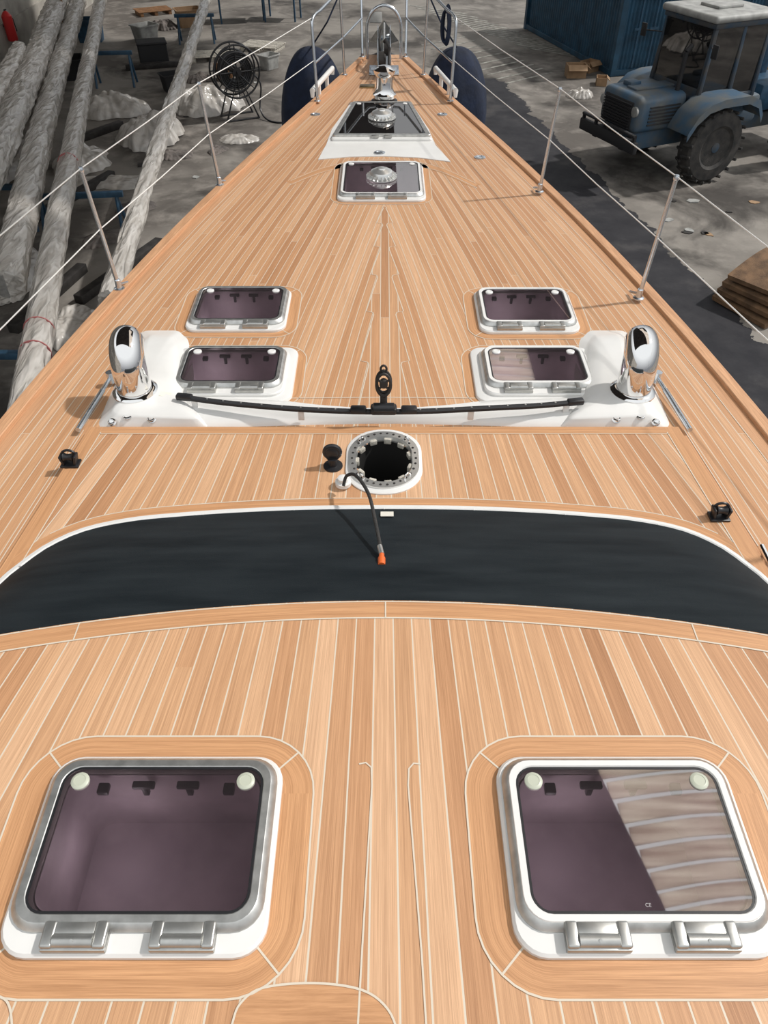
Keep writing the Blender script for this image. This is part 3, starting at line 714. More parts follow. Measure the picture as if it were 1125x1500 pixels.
for sgn in(-1,1):
    x1=E(8.55)
    for fr in (1.0,.52):
        pts=[]
        for (a,b) in wires[sgn]: pts.append(a.lerp(b,fr)+Vector((0,0,.005)))
        pts.append(Vector((sgn*(x1),8.52,.74 if fr==1 else .38)))
        pts=[Vector((sgn*2.12,-1.0,pts[0].z))]+pts
        mb=MB()
        for i in range(len(pts)-1): mb.tube([pts[i],pts[i].lerp(pts[i+1],.5)-Vector((0,0,.008)),pts[i+1]],.0036,8)
        mb.obj('lifeline',M_WIRE,yacht,label='thin white lifeline wire')
    a=G(562.5+sgn*75,118,0);b=G(562.5+sgn*104,152,0)
    mb=MB(); mb.tube([a+Vector((0,0,.06)),a+Vector((0,0,.12)),b+Vector((0,0,.12)),b+Vector((0,0,.06))],[.018,.026,.026,.018],12)
    mb.tube([a.lerp(b,.3),a.lerp(b,.3)+Vector((0,0,.12))],.022,10).tube([a.lerp(b,.7),a.lerp(b,.7)+Vector((0,0,.12))],.022,10)
    mb.obj('mooring_cleat',M_WHITE,yacht,label='mooring cleat wrapped in white foam')
wc=G(563,150,0)
mb=MB(); mb.lathe([(.135,0),(.135,.02),(.11,.03),(.11,.05)],28,wc); wl=mb.obj('windlass',M_BLACK,yacht,label='vertical stainless anchor windlass on black base')
mb=MB(); mb.lathe([(.115,.05),(.12,.08),(.10,.10),(.085,.14),(.082,.24),(.105,.27),(.11,.30),(.08,.315),(.065,.33),(.001,.335)],28,wc); mb.obj('windlass_drum',M_CHROME,wl,world=False)
mb=MB()
for i in range(34):
    y=wc.y+.14+i*.05
    ax_=(i%2)
    pts=[(.012*math.cos(t)*(1-ax_),y+.028*math.sin(t)+.0,.05+.012*math.cos(t)*ax_) for t in np.linspace(0,2*math.pi,10,endpoint=False)]
    mb.tube(pts,.006,6,closed=True)
o=mb.obj('anchor_chain',M_ALU,yacht); o['kind']='stuff'
mb=MB()
for s_ in(-1,1):
    mb.box((.012,1.3,.14),(s_*.075,10.35,.07),bev=.004)
    mb.box((.012,.25,.2),(s_*.075,10.85,.12),bev=.004)
mb.box((.16,1.3,.01),(0,10.35,.012)); mb.lathe([(.05,-.065),(.03,-.02),(.03,.02),(.05,.065)],18,(0,10.9,.10),(0,math.pi/2,0))
mb.box((.34,.4,.012),(0,9.75,.008),bev=.003)
mb.obj('bow_roller',M_STEEL,yacht,label='stainless bow roller channel')
mb=MB(); mb.box((.03,1.0,.07),(0,10.5,.16),(math.radians(6),0,0),bev=.01)
mb.add([(0,11.05,.26),(-.19,11.3,-.02),(0,11.5,-.12),(.19,11.3,-.02),(0,11.2,-.05)],[(0,1,2),(0,2,3),(0,4,1),(0,3,4),(1,4,2),(4,3,2)])
mb.obj('bow_anchor',M_ALU,yacht,smooth=False,label='galvanised plough anchor')
mb=MB(); mb.tube([(-.2,10.2,.02),(-.2,10.2,.25)]+[(-.2*math.cos(t),10.2,.32+.24*math.sin(t)) for t in np.linspace(0,math.pi,16)]+[(.2,10.2,.25),(.2,10.2,.02)],.018,10)
mb.obj('anchor_arch',M_STEEL,yacht,label='bent stainless tube hoop')
mb=MB(); mb.box((.045,.22,.18),(-.0,9.55,.11),bev=.02).lathe([(.09,-.03),(.09,.03)],20,(-.03,9.5,.16),(0,math.pi/2,0)).lathe([(.07,-.03),(.07,.03)],20,(.03,9.85,.20),(0,math.pi/2,0)).box((.13,.1,.05),(.03,9.25,.04),bev=.01).tube([(.05,9.3,.05),(.06,9.5,.28),(.02,9.8,.3),(0,10.1,.22)],.016).tube([(-.04,9.6,.1),(-.05,9.8,.3),(-.03,10.1,.34)],.012)
mb.obj('furling_gear',M_STEELD,yacht,label='dark metal headsail furling base')
mb=MB(); mb.box((.15,.02,.12),(-.10,10.75,.34),(math.radians(-30),0,0),bev=.008); mb.obj('bow_step',M_GREYW,yacht)

cab=empty('electric_cable',G(503,712,MZ),'black cable with orange connector lying over the cover','cable',w=True)
pts=smoothpts([G(503,712,MZ+.05),G(508,697,.13),G(522,697,.17),G(540,724,.22),G(550,765,.25),G(556,795,.26),G(559,812,.262)],36)
mb=MB(); mb.tube(pts,.0075,10); mb.obj('cable_sheath',M_RUBBER,cab)
mb=MB(); p=G(503,712,MZ); mb.lathe([(.036,.012),(.036,.03),(.024,.034),(.024,.05),(.012,.056)],20,(p.x,p.y,MZ)); mb.obj('cable_gland',M_WHITE,cab)
a=pts[-1]; b=G(559,828,.262)
mb=MB(); mb.tube([a,a.lerp(b,.3),a.lerp(b,.35),b],[.010,.010,.014,.014],12); mb.obj('connector',M_ORANGE,cab,label='orange plug')
mb=MB(); c0=G(556,800,.26); mb.tube([c0,a],.0105,12); mb.obj('ferrule',M_ALU,cab)

for sgn in(-1,1):
    fx=sgn*.84; fy=9.85
    e=empty('fender',(fx,fy,-1.1),'large navy blue cloth-covered fender hung beside the bow','fender',w=True,group='bow fenders')
    mb=MB(); prof=[]
    for t in np.linspace(-math.pi/2,math.pi/2,24):
        prof.append((max(.004,.39*math.cos(t)**.75*(1-.15*math.sin(t))),.64*math.sin(t)))
    L=[]
    for r,z in prof: L.append([(r*math.cos(2*math.pi*i/40)*(1+.03*math.sin(7*2*math.pi*i/40+z*3)),r*math.sin(2*math.pi*i/40)*(1+.03*math.sin(7*2*math.pi*i/40+z*3)),z) for i in range(40)])
    mb.loops(L,cap0=True,cap1=True,M=rotm((fx,fy,-.42))); mb.obj('fender_body',M_NAVY,e)
    mb=MB(); mb.tube([(fx,fy,.2),(sgn*.62,fy-.2,.5),(sgn*.45,9.80,.79)],.009,8); mb.obj('fender_rope',M_NAVY,e)
mb=MB()
for k_ in range(5):
    mb.tube([(.62+.035*math.cos(t)+.008*k_,9.0+.015*k_,.58+(.14+.01*k_)*math.sin(t)) for t in np.linspace(0,2*math.pi,20,endpoint=False)],.009,6,closed=True)
tag(mb.obj('rope_coil',M_NAVY),'dark blue rope coil hanging on the pulpit rail','rope',kind='stuff')

# ------------------------------------------------------------ SETTING
mb=MB(); mb.add([(-40,-25,GZ),(45,-25,GZ),(45,75,GZ),(-40,75,GZ)],[(0,1,2,3)]); o=mb.obj('floor',M_GROUND,smooth=False); o['kind']='structure'
mb=MB(); mb.box((.3,70,9),(-11.0,22,GZ+4.5)).box((.08,70,.9),(-10.83,22,GZ+.45))
o=mb.obj('wall_left',M_WALL,smooth=False); o['kind']='structure'
poly=[(-14,1.5),(5.4,1.5),(4.6,5),(.8,20),(.5,60),(-14,60)]
mb=MB(); mb.loops([[(x,y,z) for x,y in poly] for z in(12,12.25)],cap0=True,cap1=True)
mb.box((3.2,9,.2),(6.7,19,12.1)).box((7.2,7,.2),(4.6,27.2,12.1))
o=mb.obj('reflection_ceiling',M_CEIL,smooth=False); o['kind']='structure'  # unseen dark roof, added and cut to shape the hatch pane reflections
mb=MB()
y=1.6; rs_=random.Random(2)
while y<23.5:
    x0=np.interp(y,[1.5,5,20,60],[5.4,4.6,.8,.5]); x1=8.2 if y<14 else 5.1
    st=rs_.choice([.28,.36,.46,.40]) if y<12 else .5
    n_=10
    L=[]
    for k in range(n_+1):
        t=k/n_; x=x0+(x1-x0)*t; yy=y+.22*math.sin(t*3.0)
        L.append([(x,yy,12.08),(x,yy+st*.84,12.08),(x,yy+st*.84,12.11),(x,yy,12.11)])
    mb.loops(L,cap0=True,cap1=True); y+=st
o=mb.obj('trim_1',M_SLAT,smooth=False); o['kind']='structure'
mb=MB()
for i in range(14):
    p=G(640+i*14,14+i*5,GZ); mb.box((.12,2.6,.004),(p.x,p.y,GZ+.004),(0,0,.9))
for i in range(10):
    p=G(650+i*14,60+i*6,GZ); mb.box((.08,1.8,.004),(p.x,p.y,GZ+.004),(0,0,-.9))
o=mb.obj('trim_2',M_LINE,smooth=False); o['kind']='structure'

def container(loc,ang,lab):
    e=empty('shipping_container',(loc[0],loc[1],GZ),lab,'container',rot=(0,0,ang),group='blue shipping containers')
    Lx,W_,Hh=2.44,6.0,2.6
    mb=MB(); 
    for s_ in(0,1):
        pr=[];n=40
        for i in range(n*4+1):
            y=.15+(W_-.3)*i/(n*4); d=.035 if (i//2)%2 else 0
            pr.append((s_*Lx+(d if s_==0 else -d),y))
        o=len(mb.v)
        for x,y in pr: mb.v+=[(x,y,.15),(x,y,Hh-.12)]
        mb.f+=[(o+2*i,o+2*i+2,o+2*i+3,o+2*i+1) for i in range(len(pr)-1)]
        pr=[]
        for i in range(81):
            x=.12+(Lx-.24)*i/80; d=.03 if (i//2)%2 else 0; pr.append((x,s_*W_+(d if s_==0 else -d)))
        o=len(mb.v)
        for x,y in pr: mb.v+=[(x,y,.15),(x,y,Hh-.12)]
        mb.f+=[(o+2*i,o+2*i+2,o+2*i+3,o+2*i+1) for i in range(len(pr)-1)]
    mb.box((Lx-.05,W_-.05,.04),(Lx/2,W_/2,Hh-.06)); mb.obj('container_walls',M_CONT,e,smooth=False)
    mb=MB()
    for x in(0,Lx):
        for y in(0,W_): mb.box((.16,.16,Hh),(x,y,Hh/2),bev=.01)
        for z in(.08,Hh-.08): mb.box((.12,W_,.14),(x,W_/2,z),bev=.01)
    for y in(0,W_):
        for z in(.08,Hh-.08): mb.box((Lx,.12,.14),(Lx/2,y,z),bev=.01)
    mb.obj('container_frame',M_CONT,e,smooth=False)
    for x in(.5,.95,1.5,1.95):
        mb=MB(); mb.tube([(x,-.09,.2),(x,-.09,Hh-.2)],.02,8); mb.box((.25,.03,.05),(x,-.1,1.1)); mb.obj('locking_bar',M_BLUESTEEL,e)
container((6.25,23.2),.26,'blue corrugated steel shipping container in the yard')
container((9.0,24.0),.26,'blue corrugated steel shipping container beside another container')
# ---- tractor
tr=empty('tractor',(6.05,16.4,GZ),'old blue wheeled tractor with dirty cab and dark front bumper','tractor',rot=(0,0,math.radians(-156)))
def part(mb,name,mat,parent=tr,**k): return mb.obj(name,mat,parent,world=False,**k)
mb=MB(); mb.box((1.15,1.14,.64),(1.15,0,1.25),bev=.12,seg=4).box((1.3,.9,.5),(1.0,0,.85),bev=.05).box((3.6,.5,.3),(-.6,0,.72),bev=.04).box((1.5,1.5,.5),(-.35,0,1.15),bev=.08).box((.9,.30,.05),(1.05,0,1.58),bev=.02).box((.25,.25,.10),(1.3,-.25,1.60),bev=.03); part(mb,'tractor_hood',M_BLUE,label='dusty faded blue bonnet and chassis')
mb=MB(); mb.box((.05,.86,.48),(1.72,0,1.22),bev=.02)
for i in range(9): mb.box((.04,.82,.014),(1.76,0,1.02+i*.05))
for i in range(6):
    for s_ in(-1,1): mb.box((.7,.03,.025),(1.1,s_*.575,1.08+i*.06))
part(mb,'grille',M_BLKPAINT)
for s_ in(-1,1):
    mb=MB(); mb.lathe([(.09,0),(.09,.04),(.06,.05)],16,(1.70,s_*.48,1.32),(0,math.pi/2,0)); part(mb,'headlight',M_GREYW)
    for (wx,r_,w_) in ((.15,.66,.40),(-2.2,.66,.38)):
        mb=MB(); mb.lathe([(r_*.52,-w_/2+.04),(r_*.6,-w_/2),(r_*.9,-w_/2+.02),(r_*.97,-w_/3),(r_,0),(r_*.97,w_/3),(r_*.9,w_/2-.02),(r_*.6,w_/2),(r_*.52,w_/2-.04)],36,(0,0,0),(math.pi/2,0,0))
        for i in range(20):
            t=i/20*2*math.pi
            for q in(-1,1):
                tt=t+(math.pi/20 if q>0 else 0)
                mb.box((.05,w_*.5,.045),(r_*.985*math.cos(tt),q*w_*.24,r_*.985*math.sin(tt)),(0,-tt+math.pi/2,q*.35),bev=.008,seg=1)
        w=mb.obj('wheel',M_RUBBER,tr,loc=(wx,s_*.98,r_+.02),world=False,label='large ribbed tractor tyre')
        mb=MB(); mb.lathe([(r_*.54,-.1),(r_*.5,.02),(r_*.3,.06),(r_*.28,.12),(.1,.13),(.09,.17),(.001,.18)],24,(0,0,0),(-s_*math.pi/2,0,0)); mb.obj('wheel_hub',M_BLUED,w,world=False)
    mb=MB(); P_=[(1.02,1.02),(.86,1.28),(.62,1.46),(.30,1.52),(-.30,1.52),(-.56,1.42),(-.72,1.15)]
    L=[[(x,s_*.66,z),(x,s_*1.22,z),(x,s_*1.24,z-.10),(x,s_*1.25,z-.10),(x,s_*1.24,z+.04),(x,s_*.66,z+.04)] for x,z in P_]
    mb.loops(L,cap0=True,cap1=True); part(mb,'mudguard',M_BLUE,label='broad blue mudguard over the wheel')
mb=MB(); mb.box((.10,1.75,.22),(1.86,0,.80),bev=.03).box((.3,.12,.2),(1.7,.42,.76)).box((.3,.12,.2),(1.7,-.42,.76)).box((.08,1.65,.05),(1.88,0,1.0),bev=.02)
for q in(-.8,-.4,0,.4,.8): mb.box((.05,.05,.24),(1.87,q,.9))
part(mb,'front_bumper',M_BLKPAINT)
mb=MB()
cx0,cx1,cyw=-.90,.48,.66
cm=(cx0+cx1)/2
for x in(cx0+.04,cx1-.04,cm-.05):
    for s_ in(-1,1): mb.box((.08,.08,1.30),(x,s_*cyw,2.02),(s_*.04,-.06 if x>0 else 0,0),bev=.02)
for z in(1.42,2.62):
    for s_ in(-1,1): mb.box((1.38,.09,.10),(cm,s_*cyw,z),bev=.02)
    for x in(cx0+.04,cx1-.04): mb.box((.09,1.32,.10),(x,0,z),bev=.02)
mb.box((1.35,1.32,.50),(cm,0,1.38),bev=.04); part(mb,'cab_frame',M_BLUED,label='dark blue cab frame')
mb=MB(); mb.box((.4,.45,.12),(cm-.2,0,1.7),bev=.04).box((.12,.45,.5),(cm-.42,0,1.95),bev=.04); part(mb,'driver_seat',M_BLKPAINT)
mb=MB(); mb.box((1.52,1.5,.12),(cm,0,2.72),bev=.055,seg=4).box((.6,.5,.06),(cm,0,2.80),bev=.025); part(mb,'cab_roof',M_GREYW,label='dirty pale cab roof')
for nm,sz,lc in (('windscreen',(.02,1.24,1.12),(cx1-.03,0,2.02)),('rear_window',(.02,1.24,1.12),(cx0+.03,0,2.02)),('side_window',(1.28,.02,1.12),(cm,cyw,2.02)),('side_window',(1.28,.02,1.12),(cm,-cyw,2.02))):
    mb=MB(); mb.box(sz,lc); part(mb,nm,M_GLASSD)
mb=MB(); mb.tube([(.75,.4,1.5),(.75,.4,2.2)],.045,12).tube([(.75,.4,2.2),(.65,.4,2.3)],.045,12); part(mb,'exhaust_pipe',M_BLKPAINT)
for s_ in(-1,1):
    mb=MB(); mb.tube([(.45,s_*.68,2.3),(.65,s_*.95,2.3)],.012,6).box((.03,.14,.22),(.65,s_*.99,2.3),bev=.01); part(mb,'mirror',M_BLKPAINT)
mb=MB(); mb.box((2.0,.9,.5),(-2.4,0,1.2),bev=.06).box((.3,.3,1.6),(-2.0,.4,1.9),bev=.03).box((.3,.3,1.6),(-2.0,-.4,1.9),bev=.03).box((1.9,.22,.25),(-2.6,.4,2.5),(0,.35,0),bev=.03).box((1.9,.22,.25),(-2.6,-.4,2.5),(0,.35,0),bev=.03).box((.12,1.6,.9),(-3.6,0,1.2),bev=.03); part(mb,'loader_frame',M_BLUESTEEL)
def obj_top(mb,name,mat,label,cat,**k):
    o=mb.obj(name,mat,**{a:b for a,b in k.items() if a in('loc','rot','smooth')}); return tag(o,label,cat,k.get('group'),k.get('kind'))
for i,(u,v_,s) in enumerate(((842,112,.5),(862,104,.42),(880,124,.32))):
    p=G(u,v_,GZ)
    mb=MB(); t=.015
    mb.box((s,s*.8,t),(0,0,t/2)).box((s,t,s*.6),(0,s*.4,s*.3)).box((s,t,s*.6),(0,-s*.4,s*.3)).box((t,s*.8,s*.6),(s/2,0,s*.3)).box((t,s*.8,s*.6),(-s/2,0,s*.3)).box((s,s*.35,t),(0,-s*.52,s*.52),(.7,0,0)).box((s*.3,s*.8,t),(s*.62,0,s*.52),(0,.6,0))
    obj_top(mb,'cardboard_box',M_CARD,'open brown cardboard box on the yard floor','box',loc=p,rot=(0,0,i*.7),smooth=False,group='discarded cardboard boxes')
def sheet(name,mat,loc,size,label,cat,seed=0,group=None,rot=0):
    """crumpled film or cloth: folded height field with ragged outline"""
    n=64; mb=MB(); sx,sy,h=size
    for j in range(n+1):
        for i in range(n+1):
            a=2*i/n-1; b=2*j/n-1
            x=a*math.sqrt(1-b*b/2); y=b*math.sqrt(1-a*a/2); r=math.hypot(x,y); th=math.atan2(y,x)
            rag=1+.28*noise.noise(Vector((math.cos(th)*1.5+seed*3,math.sin(th)*1.5,seed)))+.12*noise.noise(Vector((math.cos(th)*5,math.sin(th)*5,seed*2)))
            q=Vector((x*1.8+seed*5,y*1.8,seed))
            rid=.5+noise.noise(Vector((x*2.0+y*1.2+seed,y*2.4-x,seed*1.7)))
            rid2=.5+noise.noise(Vector((x*6-y*2,y*5+x*2,seed*2.9)))
            dome=max(0,1-r**2.6)**.7
            z=h*(dome*(.55+.35*noise.noise(q))+.25*max(0,rid)*(.2+.8*dome)+.14*max(0,rid2)*(.3+.7*dome))
            mb.v.append((x*sx*rag,y*sy*rag,max(.004,z)))
    mb.f=[(j*(n+1)+i,j*(n+1)+i+1,(j+1)*(n+1)+i+1,(j+1)*(n+1)+i) for j in range(n) for i in range(n)]
    return tag(mb.obj(name,mat,loc=loc,rot=(0,0,rot),angle=85),label,cat,group)
sheet('plastic_bag',M_SHEET,G(850,142,GZ),(.34,.26,.22),'crumpled white plastic bag on the floor','bag',3)
for i in range(4):
    p=G(1135,440,GZ)
    mb=MB(); L=[]
    for t in np.linspace(-1,1,14):
        zz=.04+i*.12+.16*math.cos(t*1.5); x=t*.95
        L.append([(x,-.5,zz-.03),(x,.5,zz-.03),(x,.52,zz+.03),(x,-.48,zz+.03)])
    mb.loops(L,cap0=True,cap1=True)
    obj_top(mb,'curved_board',M_BROWN,'curved tan-brown padded board in a stack','board',loc=(p.x+.10+.03*i,p.y+.05*i,GZ),rot=(0,0,.5+.06*i),smooth=True,group='stack of curved brown boards')
mb=MB(); mb.box((1.3,.12,2.3),(0,0,1.15),(0,.12,0),bev=.03).box((1.1,.3,.14),(0,-.1,.9),(0,.12,0),bev=.03).box((.12,.3,1.9),(-.5,-.1,1.1),bev=.03); obj_top(mb,'machine_frame',M_OCHRE,'ochre yellow machine frame standing behind the tractor','machine part',loc=(9.5,20.6,GZ),rot=(0,0,.3),smooth=False)
# ---- wrapped spars
def spar(pix,z,r,lab,seed,tapes=(),loose=1.0):
    NN=420
    pts=smoothpts([G(a,b,z) for a,b in pix],NN)
    e=empty('wrapped_spar',(pts[-1].x,pts[-1].y,z-r),lab,'mast',w=True,group='plastic-wrapped spars')
    mb=MB(); mb.tube(pts[::10],r*.80,14); mb.obj('bare_spar',M_ALU,e)
    mb=MB(); seg=36; L=[]
    for i,p in enumerate(pts):
        t=(pts[min(i+1,NN)]-pts[max(i-1,0)]).normalized(); a=t.cross(Vector((0,0,1))).normalized(); u=a.cross(t)
        row=[]
        for k in range(seg):
            th=2*math.pi*k/seg; d=a*math.cos(th)+u*math.sin(th); c_,s_=math.cos(th),math.sin(th)
            q=Vector((p.y*.6+seed*9,c_,s_))
            r1=abs(noise.noise(Vector((p.y*.8+c_*1.6+seed,c_*2.4,s_*2.4))))
            r2=abs(noise.noise(Vector((p.y*1.8+s_*2.2+seed*2,c_*4.2,s_*4.2))))
            n=.06*noise.noise(q)+.07*(1-3.0*r1)+.045*(1-3.0*r2)
            sag=.14*max(0,-s_)*(.5+noise.noise(Vector((p.y*.9,seed*3,0))))
            row.append(tuple(p+d*r*(1+.03+loose*(n+sag))))
        L.append(row)
    mb.loops(L,cap0=True,cap1=True); mb.obj('plastic_wrap',M_FILM,e,angle=75)
    for tpos in tapes:
        i=int(tpos*NN); c=pts[i]; c2=pts[i].lerp(pts[i+1],.6); mb=MB(); mb.tube([c,c2],r*1.10,22); mb.obj('tape_band',M_TAPE,e)
spar([(152,-25),(112,180),(80,350),(45,560),(20,720)],-2.3,.16,'long mast wrapped in clear plastic with red tape bands',1,(.32,.66,.70,.84))
spar([(122,-25),(72,150),(38,290),(10,420)],-2.3,.2,'long spar wrapped in cloudy white plastic',2,(),1.4)
spar([(310,-25),(262,120),(235,200),(195,330),(160,440)],-2.35,.12,'slim boom wrapped in crumpled clear plastic',3,(),2.2)
spar([(88,-10),(35,130),(5,200),(-40,300)],-2.0,.22,'bundled spar in torn white sheeting',5,(),1.7)
spar([(30,75),(-10,150),(-60,240)],-1.9,.18,'bundled spar in grey sheeting beside the wall',6,(),1.7)
G_='draped sheets'
sheet('plastic_sheet',M_SHEET,G(165,165,GZ),(.9,.6,.50),'crumpled white plastic sheeting over stored parts','sheet',1,G_)
sheet('plastic_sheet',M_SHEET,G(305,160,GZ),(.9,.65,.65),'grey translucent sheeting draped over stored parts','sheet',2,G_,.3)
sheet('plastic_sheet',M_SHEET,G(165,268,GZ),(.9,.4,.12),'flat scrap of white plastic sheeting','sheet',4,G_)
sheet('plastic_sheet',M_SHEET,G(222,205,GZ),(.65,.8,.55),'white plastic sheeting bunched under the slim boom','sheet',5,G_)
sheet('plastic_sheet',M_SHEET,G(30,410,GZ),(.35,.9,.45),'torn white sheeting lying under the wrapped spars','sheet',6,G_)
sheet('plastic_sheet',M_SHEET,G(10,250,GZ),(.5,1.1,.6),'long white sheeting covering bundled spars','sheet',8,G_)
sheet('plastic_sheet',M_SHEET,G(350,205,GZ),(.45,.3,.12),'small heap of clear plastic film','sheet',13,G_)
sheet('plastic_sheet',M_SHEET,G(120,240,GZ),(.55,.8,.35),'heap of torn white film between spars','sheet',14,G_)
sheet('plastic_sheet',M_SHEET,G(100,480,GZ),(.4,.6,.20),'heap of clear film on the floor beside the long mast','sheet',15,G_)
for i,(u,v_,sx_,sy_,h_) in enumerate(((255,228,.4,.3,.12),(200,305,.4,.3,.10),(318,220,.3,.2,.08),(240,40,.6,.4,.25),(150,350,.3,.4,.1),(290,118,.4,.3,.2))):
    sheet('rag',M_RAG,G(u,v_,GZ),(sx_,sy_,h_),'dirty grey-brown rag crumpled on the floor','rag',20+i,'crumpled rags',i*.7)
def trestle(u,v_,w,h,ang):
    p=G(u,v_,GZ); e=empty('trestle',p,'blue painted steel trestle supporting wrapped spars','trestle',rot=(0,0,ang),group='blue steel trestles')
    mb=MB(); mb.box((w,.09,.09),(0,0,h-.045),bev=.008); mb.obj('crossbeam',M_BLUESTEEL,e,world=False)
    for s_ in(-1,1):
        for q in(-1,1):
            mb=MB(); mb.tube([(s_*w*.42,0,h-.06),(s_*w*.44,q*.28,0)],.03,8); mb.obj('leg',M_BLUESTEEL,e,world=False)
trestle(172,125,1.1,.80,.1); trestle(130,345,1.5,.74,.1); trestle(20,330,1.2,.72,.0); trestle(290,62,1.2,.76,.1); trestle(15,590,1.2,.75,0)
for i,(u,v_,l,a_) in enumerate(((95,300,3.0,1.2),(75,440,2.0,1.35),(140,200,1.6,1.0),(225,100,1.5,.3),(180,400,2.2,1.2))):
    p=G(u,v_,GZ); mb=MB(); mb.box((l,.16,.14),(0,0,.07),bev=.01); obj_top(mb,'timber_baulk',M_STEELD,'dirty timber baulk lying on the yard floor','timber',loc=p,rot=(0,0,a_),group='loose timber baulks')
def bin_(u,v_,s,h,mat,lab,rot=0):
    p=G(u,v_,GZ); mb=MB()
    mb.loops([rr(s*.42,s*.32,.05,0),rr(s*.5,s*.4,.06,h),rr(s*.54,s*.44,.06,h),rr(s*.54,s*.44,.06,h-.03),rr(s*.5,s*.4,.06,h-.03)],cap0=True)
    mb.loops([rr(s*.48,s*.38,.05,h),rr(s*.40,s*.30,.05,.03)],cap1=True)
    obj_top(mb,'storage_tub',mat,lab,'tub',loc=p,rot=(0,0,rot),group='storage tubs')
bin_(100,115,.9,.5,M_BLKPAINT,'black plastic tub on the floor beside spars',.3)
bin_(215,60,.7,.45,M_GREYW,'grey plastic tub on the floor',.8); bin_(135,60,.8,.6,M_BLUESTEEL,'blue plastic tub beside wrapped spars',.1)
bin_(256,132,.6,.4,M_BLKPAINT,'small black plastic tub on the floor',.5); bin_(330,116,.5,.35,M_TIMBER,'brown tub near the cable reel',.2)
bin_(278,38,.8,.5,M_CARD,'brown tub beside the trestle',.4); bin_(395,100,.5,.35,M_GREYW,'grey tub near the bow',.9)
# ---- cable reel
rp=G(352,172,GZ)
e=empty('cable_reel',rp,'black cable drum with coiled cable on a tubular stand','cable reel')
rc=1.0; ang=.45
for s_ in(-1,1):
    mb=MB(); y=s_*.17
    for rad in(.54,.40):
        mb.tube([(rad*math.cos(t),y,rc+rad*math.sin(t)) for t in np.linspace(0,2*math.pi,32,endpoint=False)],.022,8,closed=True)
    for k in range(8):
        t=k*math.pi/4; mb.tube([(0.06*math.cos(t),y,rc+.06*math.sin(t)),(.54*math.cos(t),y,rc+.54*math.sin(t))],.014,6)
    mb.obj('drum_flange',M_BLACK,e,rot=(0,0,ang),world=False)
mb=MB()
for k in range(9):
    for q in range(4):
        r_=.22+.045*q; mb.tube([(r_*math.cos(t),-.14+k*.035,rc+r_*math.sin(t)) for t in np.linspace(0,2*math.pi,24,endpoint=False)],.021,6,closed=True)
mb.lathe([(.1,-.2),(.1,.2)],16,(0,0,rc),(math.pi/2,0,0))
o=mb.obj('coiled_cable',M_BLACK,e,rot=(0,0,ang),world=False); o['kind']='stuff'
mb=MB()
for s_ in(-1,1):
    mb.tube([(-.4,s_*.25,0),(0,s_*.25,rc),(.4,s_*.25,0)],.022,8); mb.tube([(-.4,s_*.25,.02),(.4,s_*.25,.02)],.02,8)
mb.tube([(0,-.26,rc),(0,.26,rc)],.022,8)
mb.obj('reel_stand',M_BLACK,e,rot=(0,0,ang),world=False)
mb=MB(); mb.tube(smoothpts([(.3,.1,1.0),(.55,.1,.7),(.5,0,.2),(.7,-.3,.03),(1.1,-.5,.03),(1.3,-.2,.03)],30),.02,6); mb.obj('loose_cable',M_BLACK,e,world=False)
def table(u,v_,w,d,h,ang,mat,lab):
    p=G(u,v_,GZ); e=empty('work_table',p,lab,'table',rot=(0,0,ang),group='yard work tables')
    mb=MB(); mb.box((w,d,.05),(0,0,h),bev=.01); mb.obj('table_top',mat,e,world=False)
    for sx in(-1,1):
        for sy in(-1,1): mb=MB(); mb.box((.05,.05,h),(sx*w*.46,sy*d*.44,h/2)); mb.obj('table_leg',M_BLUESTEEL,e,world=False)
table(356,30,1.6,.9,.8,.2,M_BLKPAINT,'dark-topped steel work table with blue legs'); table(414,28,1.2,.8,.7,-.2,M_GREYW,'pale-topped work table with blue legs')
def pallet(u,v_,ang,i):
    p=G(u,v_,GZ); mb=MB()
    for k in range(6): mb.box((1.2,.1,.02),(0,-.36+k*.145,.13))
    for k in(-.5,0,.5): mb.box((.1,.8,.1),(k,0,.06)); mb.box((.1,.8,.02),(k,0,.01))
    obj_top(mb,'wooden_pallet',M_TIMBER if i else M_CREAM,'weathered wooden pallet lying on the floor','pallet',loc=p,rot=(0,0,ang),smooth=False,group='wooden pallets')
pallet(310,86,.2,0); pallet(385,72,-.3,0); pallet(225,20,.5,1)
p=G(262,85,GZ); mb=MB(); mb.box((.8,.6,.5),(0,0,.25),bev=.03).box((.84,.64,.06),(0,0,.52),bev=.02); obj_top(mb,'storage_crate',M_BLKPAINT,'dark lidded storage crate on the floor','crate',loc=(p.x-.6,p.y-.5,GZ),rot=(0,0,.3),smooth=False)
mb=MB(); mb.tube([(0,0,0),(.3,.6,3.4)],.05,8); obj_top(mb,'timber_pole',M_TIMBER,'orange-brown timber pole leaning among spars','pole',loc=G(100,90,GZ))
e=empty('fire_extinguisher',(-10.62,24.9,GZ+.50),'red fire extinguisher mounted on the plaster wall','fire extinguisher')
mb=MB(); mb.lathe([(.13,0),(.14,.03),(.14,.60),(.08,.68),(.03,.72)],18); mb.obj('cylinder_body',M_RED,e,world=False)
mb=MB(); mb.box((.05,.12,.03),(0,.02,.74),bev=.008).tube([(0,.03,.72),(.10,.14,.5),(.12,.14,.2)],.014,8).box((.12,.06,.04),(-.1,0,.35)); mb.obj('valve_handle',M_BLKPAINT,e,world=False)
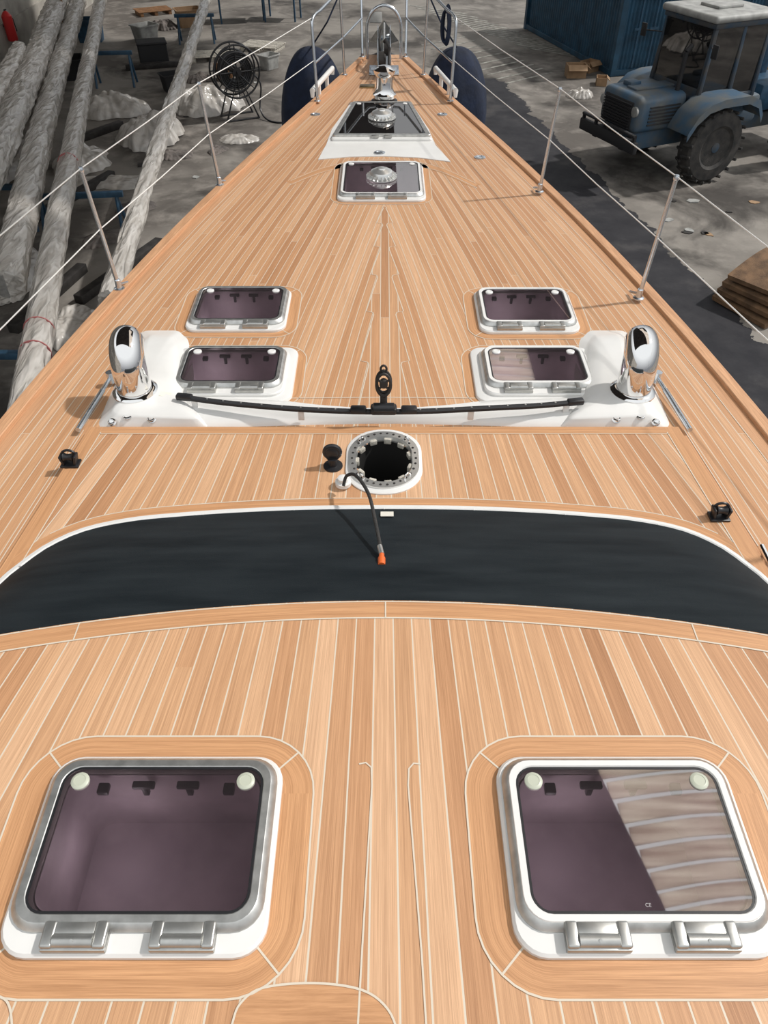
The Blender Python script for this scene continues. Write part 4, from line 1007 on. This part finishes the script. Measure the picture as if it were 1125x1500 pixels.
def scrap(i):
    left=i%2==0
    u=random.uniform(190,400) if left else random.uniform(930,1110); v_=random.uniform(110,260) if left else random.uniform(290,345)
    p=G(u,v_,GZ); s=random.uniform(.05,.12)
    n=7; pts=[(s*random.uniform(.6,1.3)*math.cos(k/n*6.283),s*random.uniform(.5,1.0)*math.sin(k/n*6.283)) for k in range(n)]
    mb=MB(); mb.loops([[(x,y,0) for x,y in pts],[(x,y,.012) for x,y in pts]],cap0=True,cap1=True)
    obj_top(mb,'floor_scrap',random.choice([M_GREYW,M_STEELD,M_STEELD,M_CARD]),'small flat scrap of litter on the yard floor','scrap',loc=(p.x,p.y,GZ+.001),rot=(0,0,random.random()*3),group='floor litter',smooth=False)
for i in range(18): scrap(i)

# ------------------------------------------------------------ light, world, camera
w=bpy.data.worlds.new('World'); bpy.context.scene.world=w; w.use_nodes=True
nt=w.node_tree; bg=nt.nodes['Background']
tc=N(nt,'ShaderNodeTexCoord'); sp=N(nt,'ShaderNodeSeparateXYZ'); nt.links.new(tc.outputs['Generated'],sp.inputs[0])
cr=N(nt,'ShaderNodeValToRGB'); nt.links.new(sp.outputs[2],cr.inputs[0])
cr.color_ramp.elements[0].position=0; cr.color_ramp.elements[0].color=(.24,.25,.27,1)
cr.color_ramp.elements[1].position=.6; cr.color_ramp.elements[1].color=(.95,.98,1.0,1)
nt.links.new(cr.outputs[0],bg.inputs[0]); bg.inputs[1].default_value=1.12
sd=bpy.data.lights.new('sun','SUN'); sd.energy=2.9; sd.angle=math.radians(2); sd.color=(1,.97,.93)
so=bpy.data.objects.new('sun',sd); col.objects.link(so)
dirv=Vector((-1,-.25,-1.15)).normalized(); so.rotation_euler=dirv.to_track_quat('-Z','Y').to_euler(); so.location=(10,5,12)
cd=bpy.data.cameras.new('camera'); co=bpy.data.objects.new('camera',cd); col.objects.link(co)
cd.sensor_fit='VERTICAL'; cd.sensor_height=24; cd.lens=24*F/1500; co.location=(0,0,H); co.rotation_euler=(math.pi/2-P,0,0); cd.clip_end=300; cd.clip_start=.02
bpy.context.scene.camera=co
vs_=bpy.context.scene.view_settings; vs_.view_transform='Standard'; vs_.exposure=0
for o in bpy.data.objects:
    if '_w' in o: del o['_w']
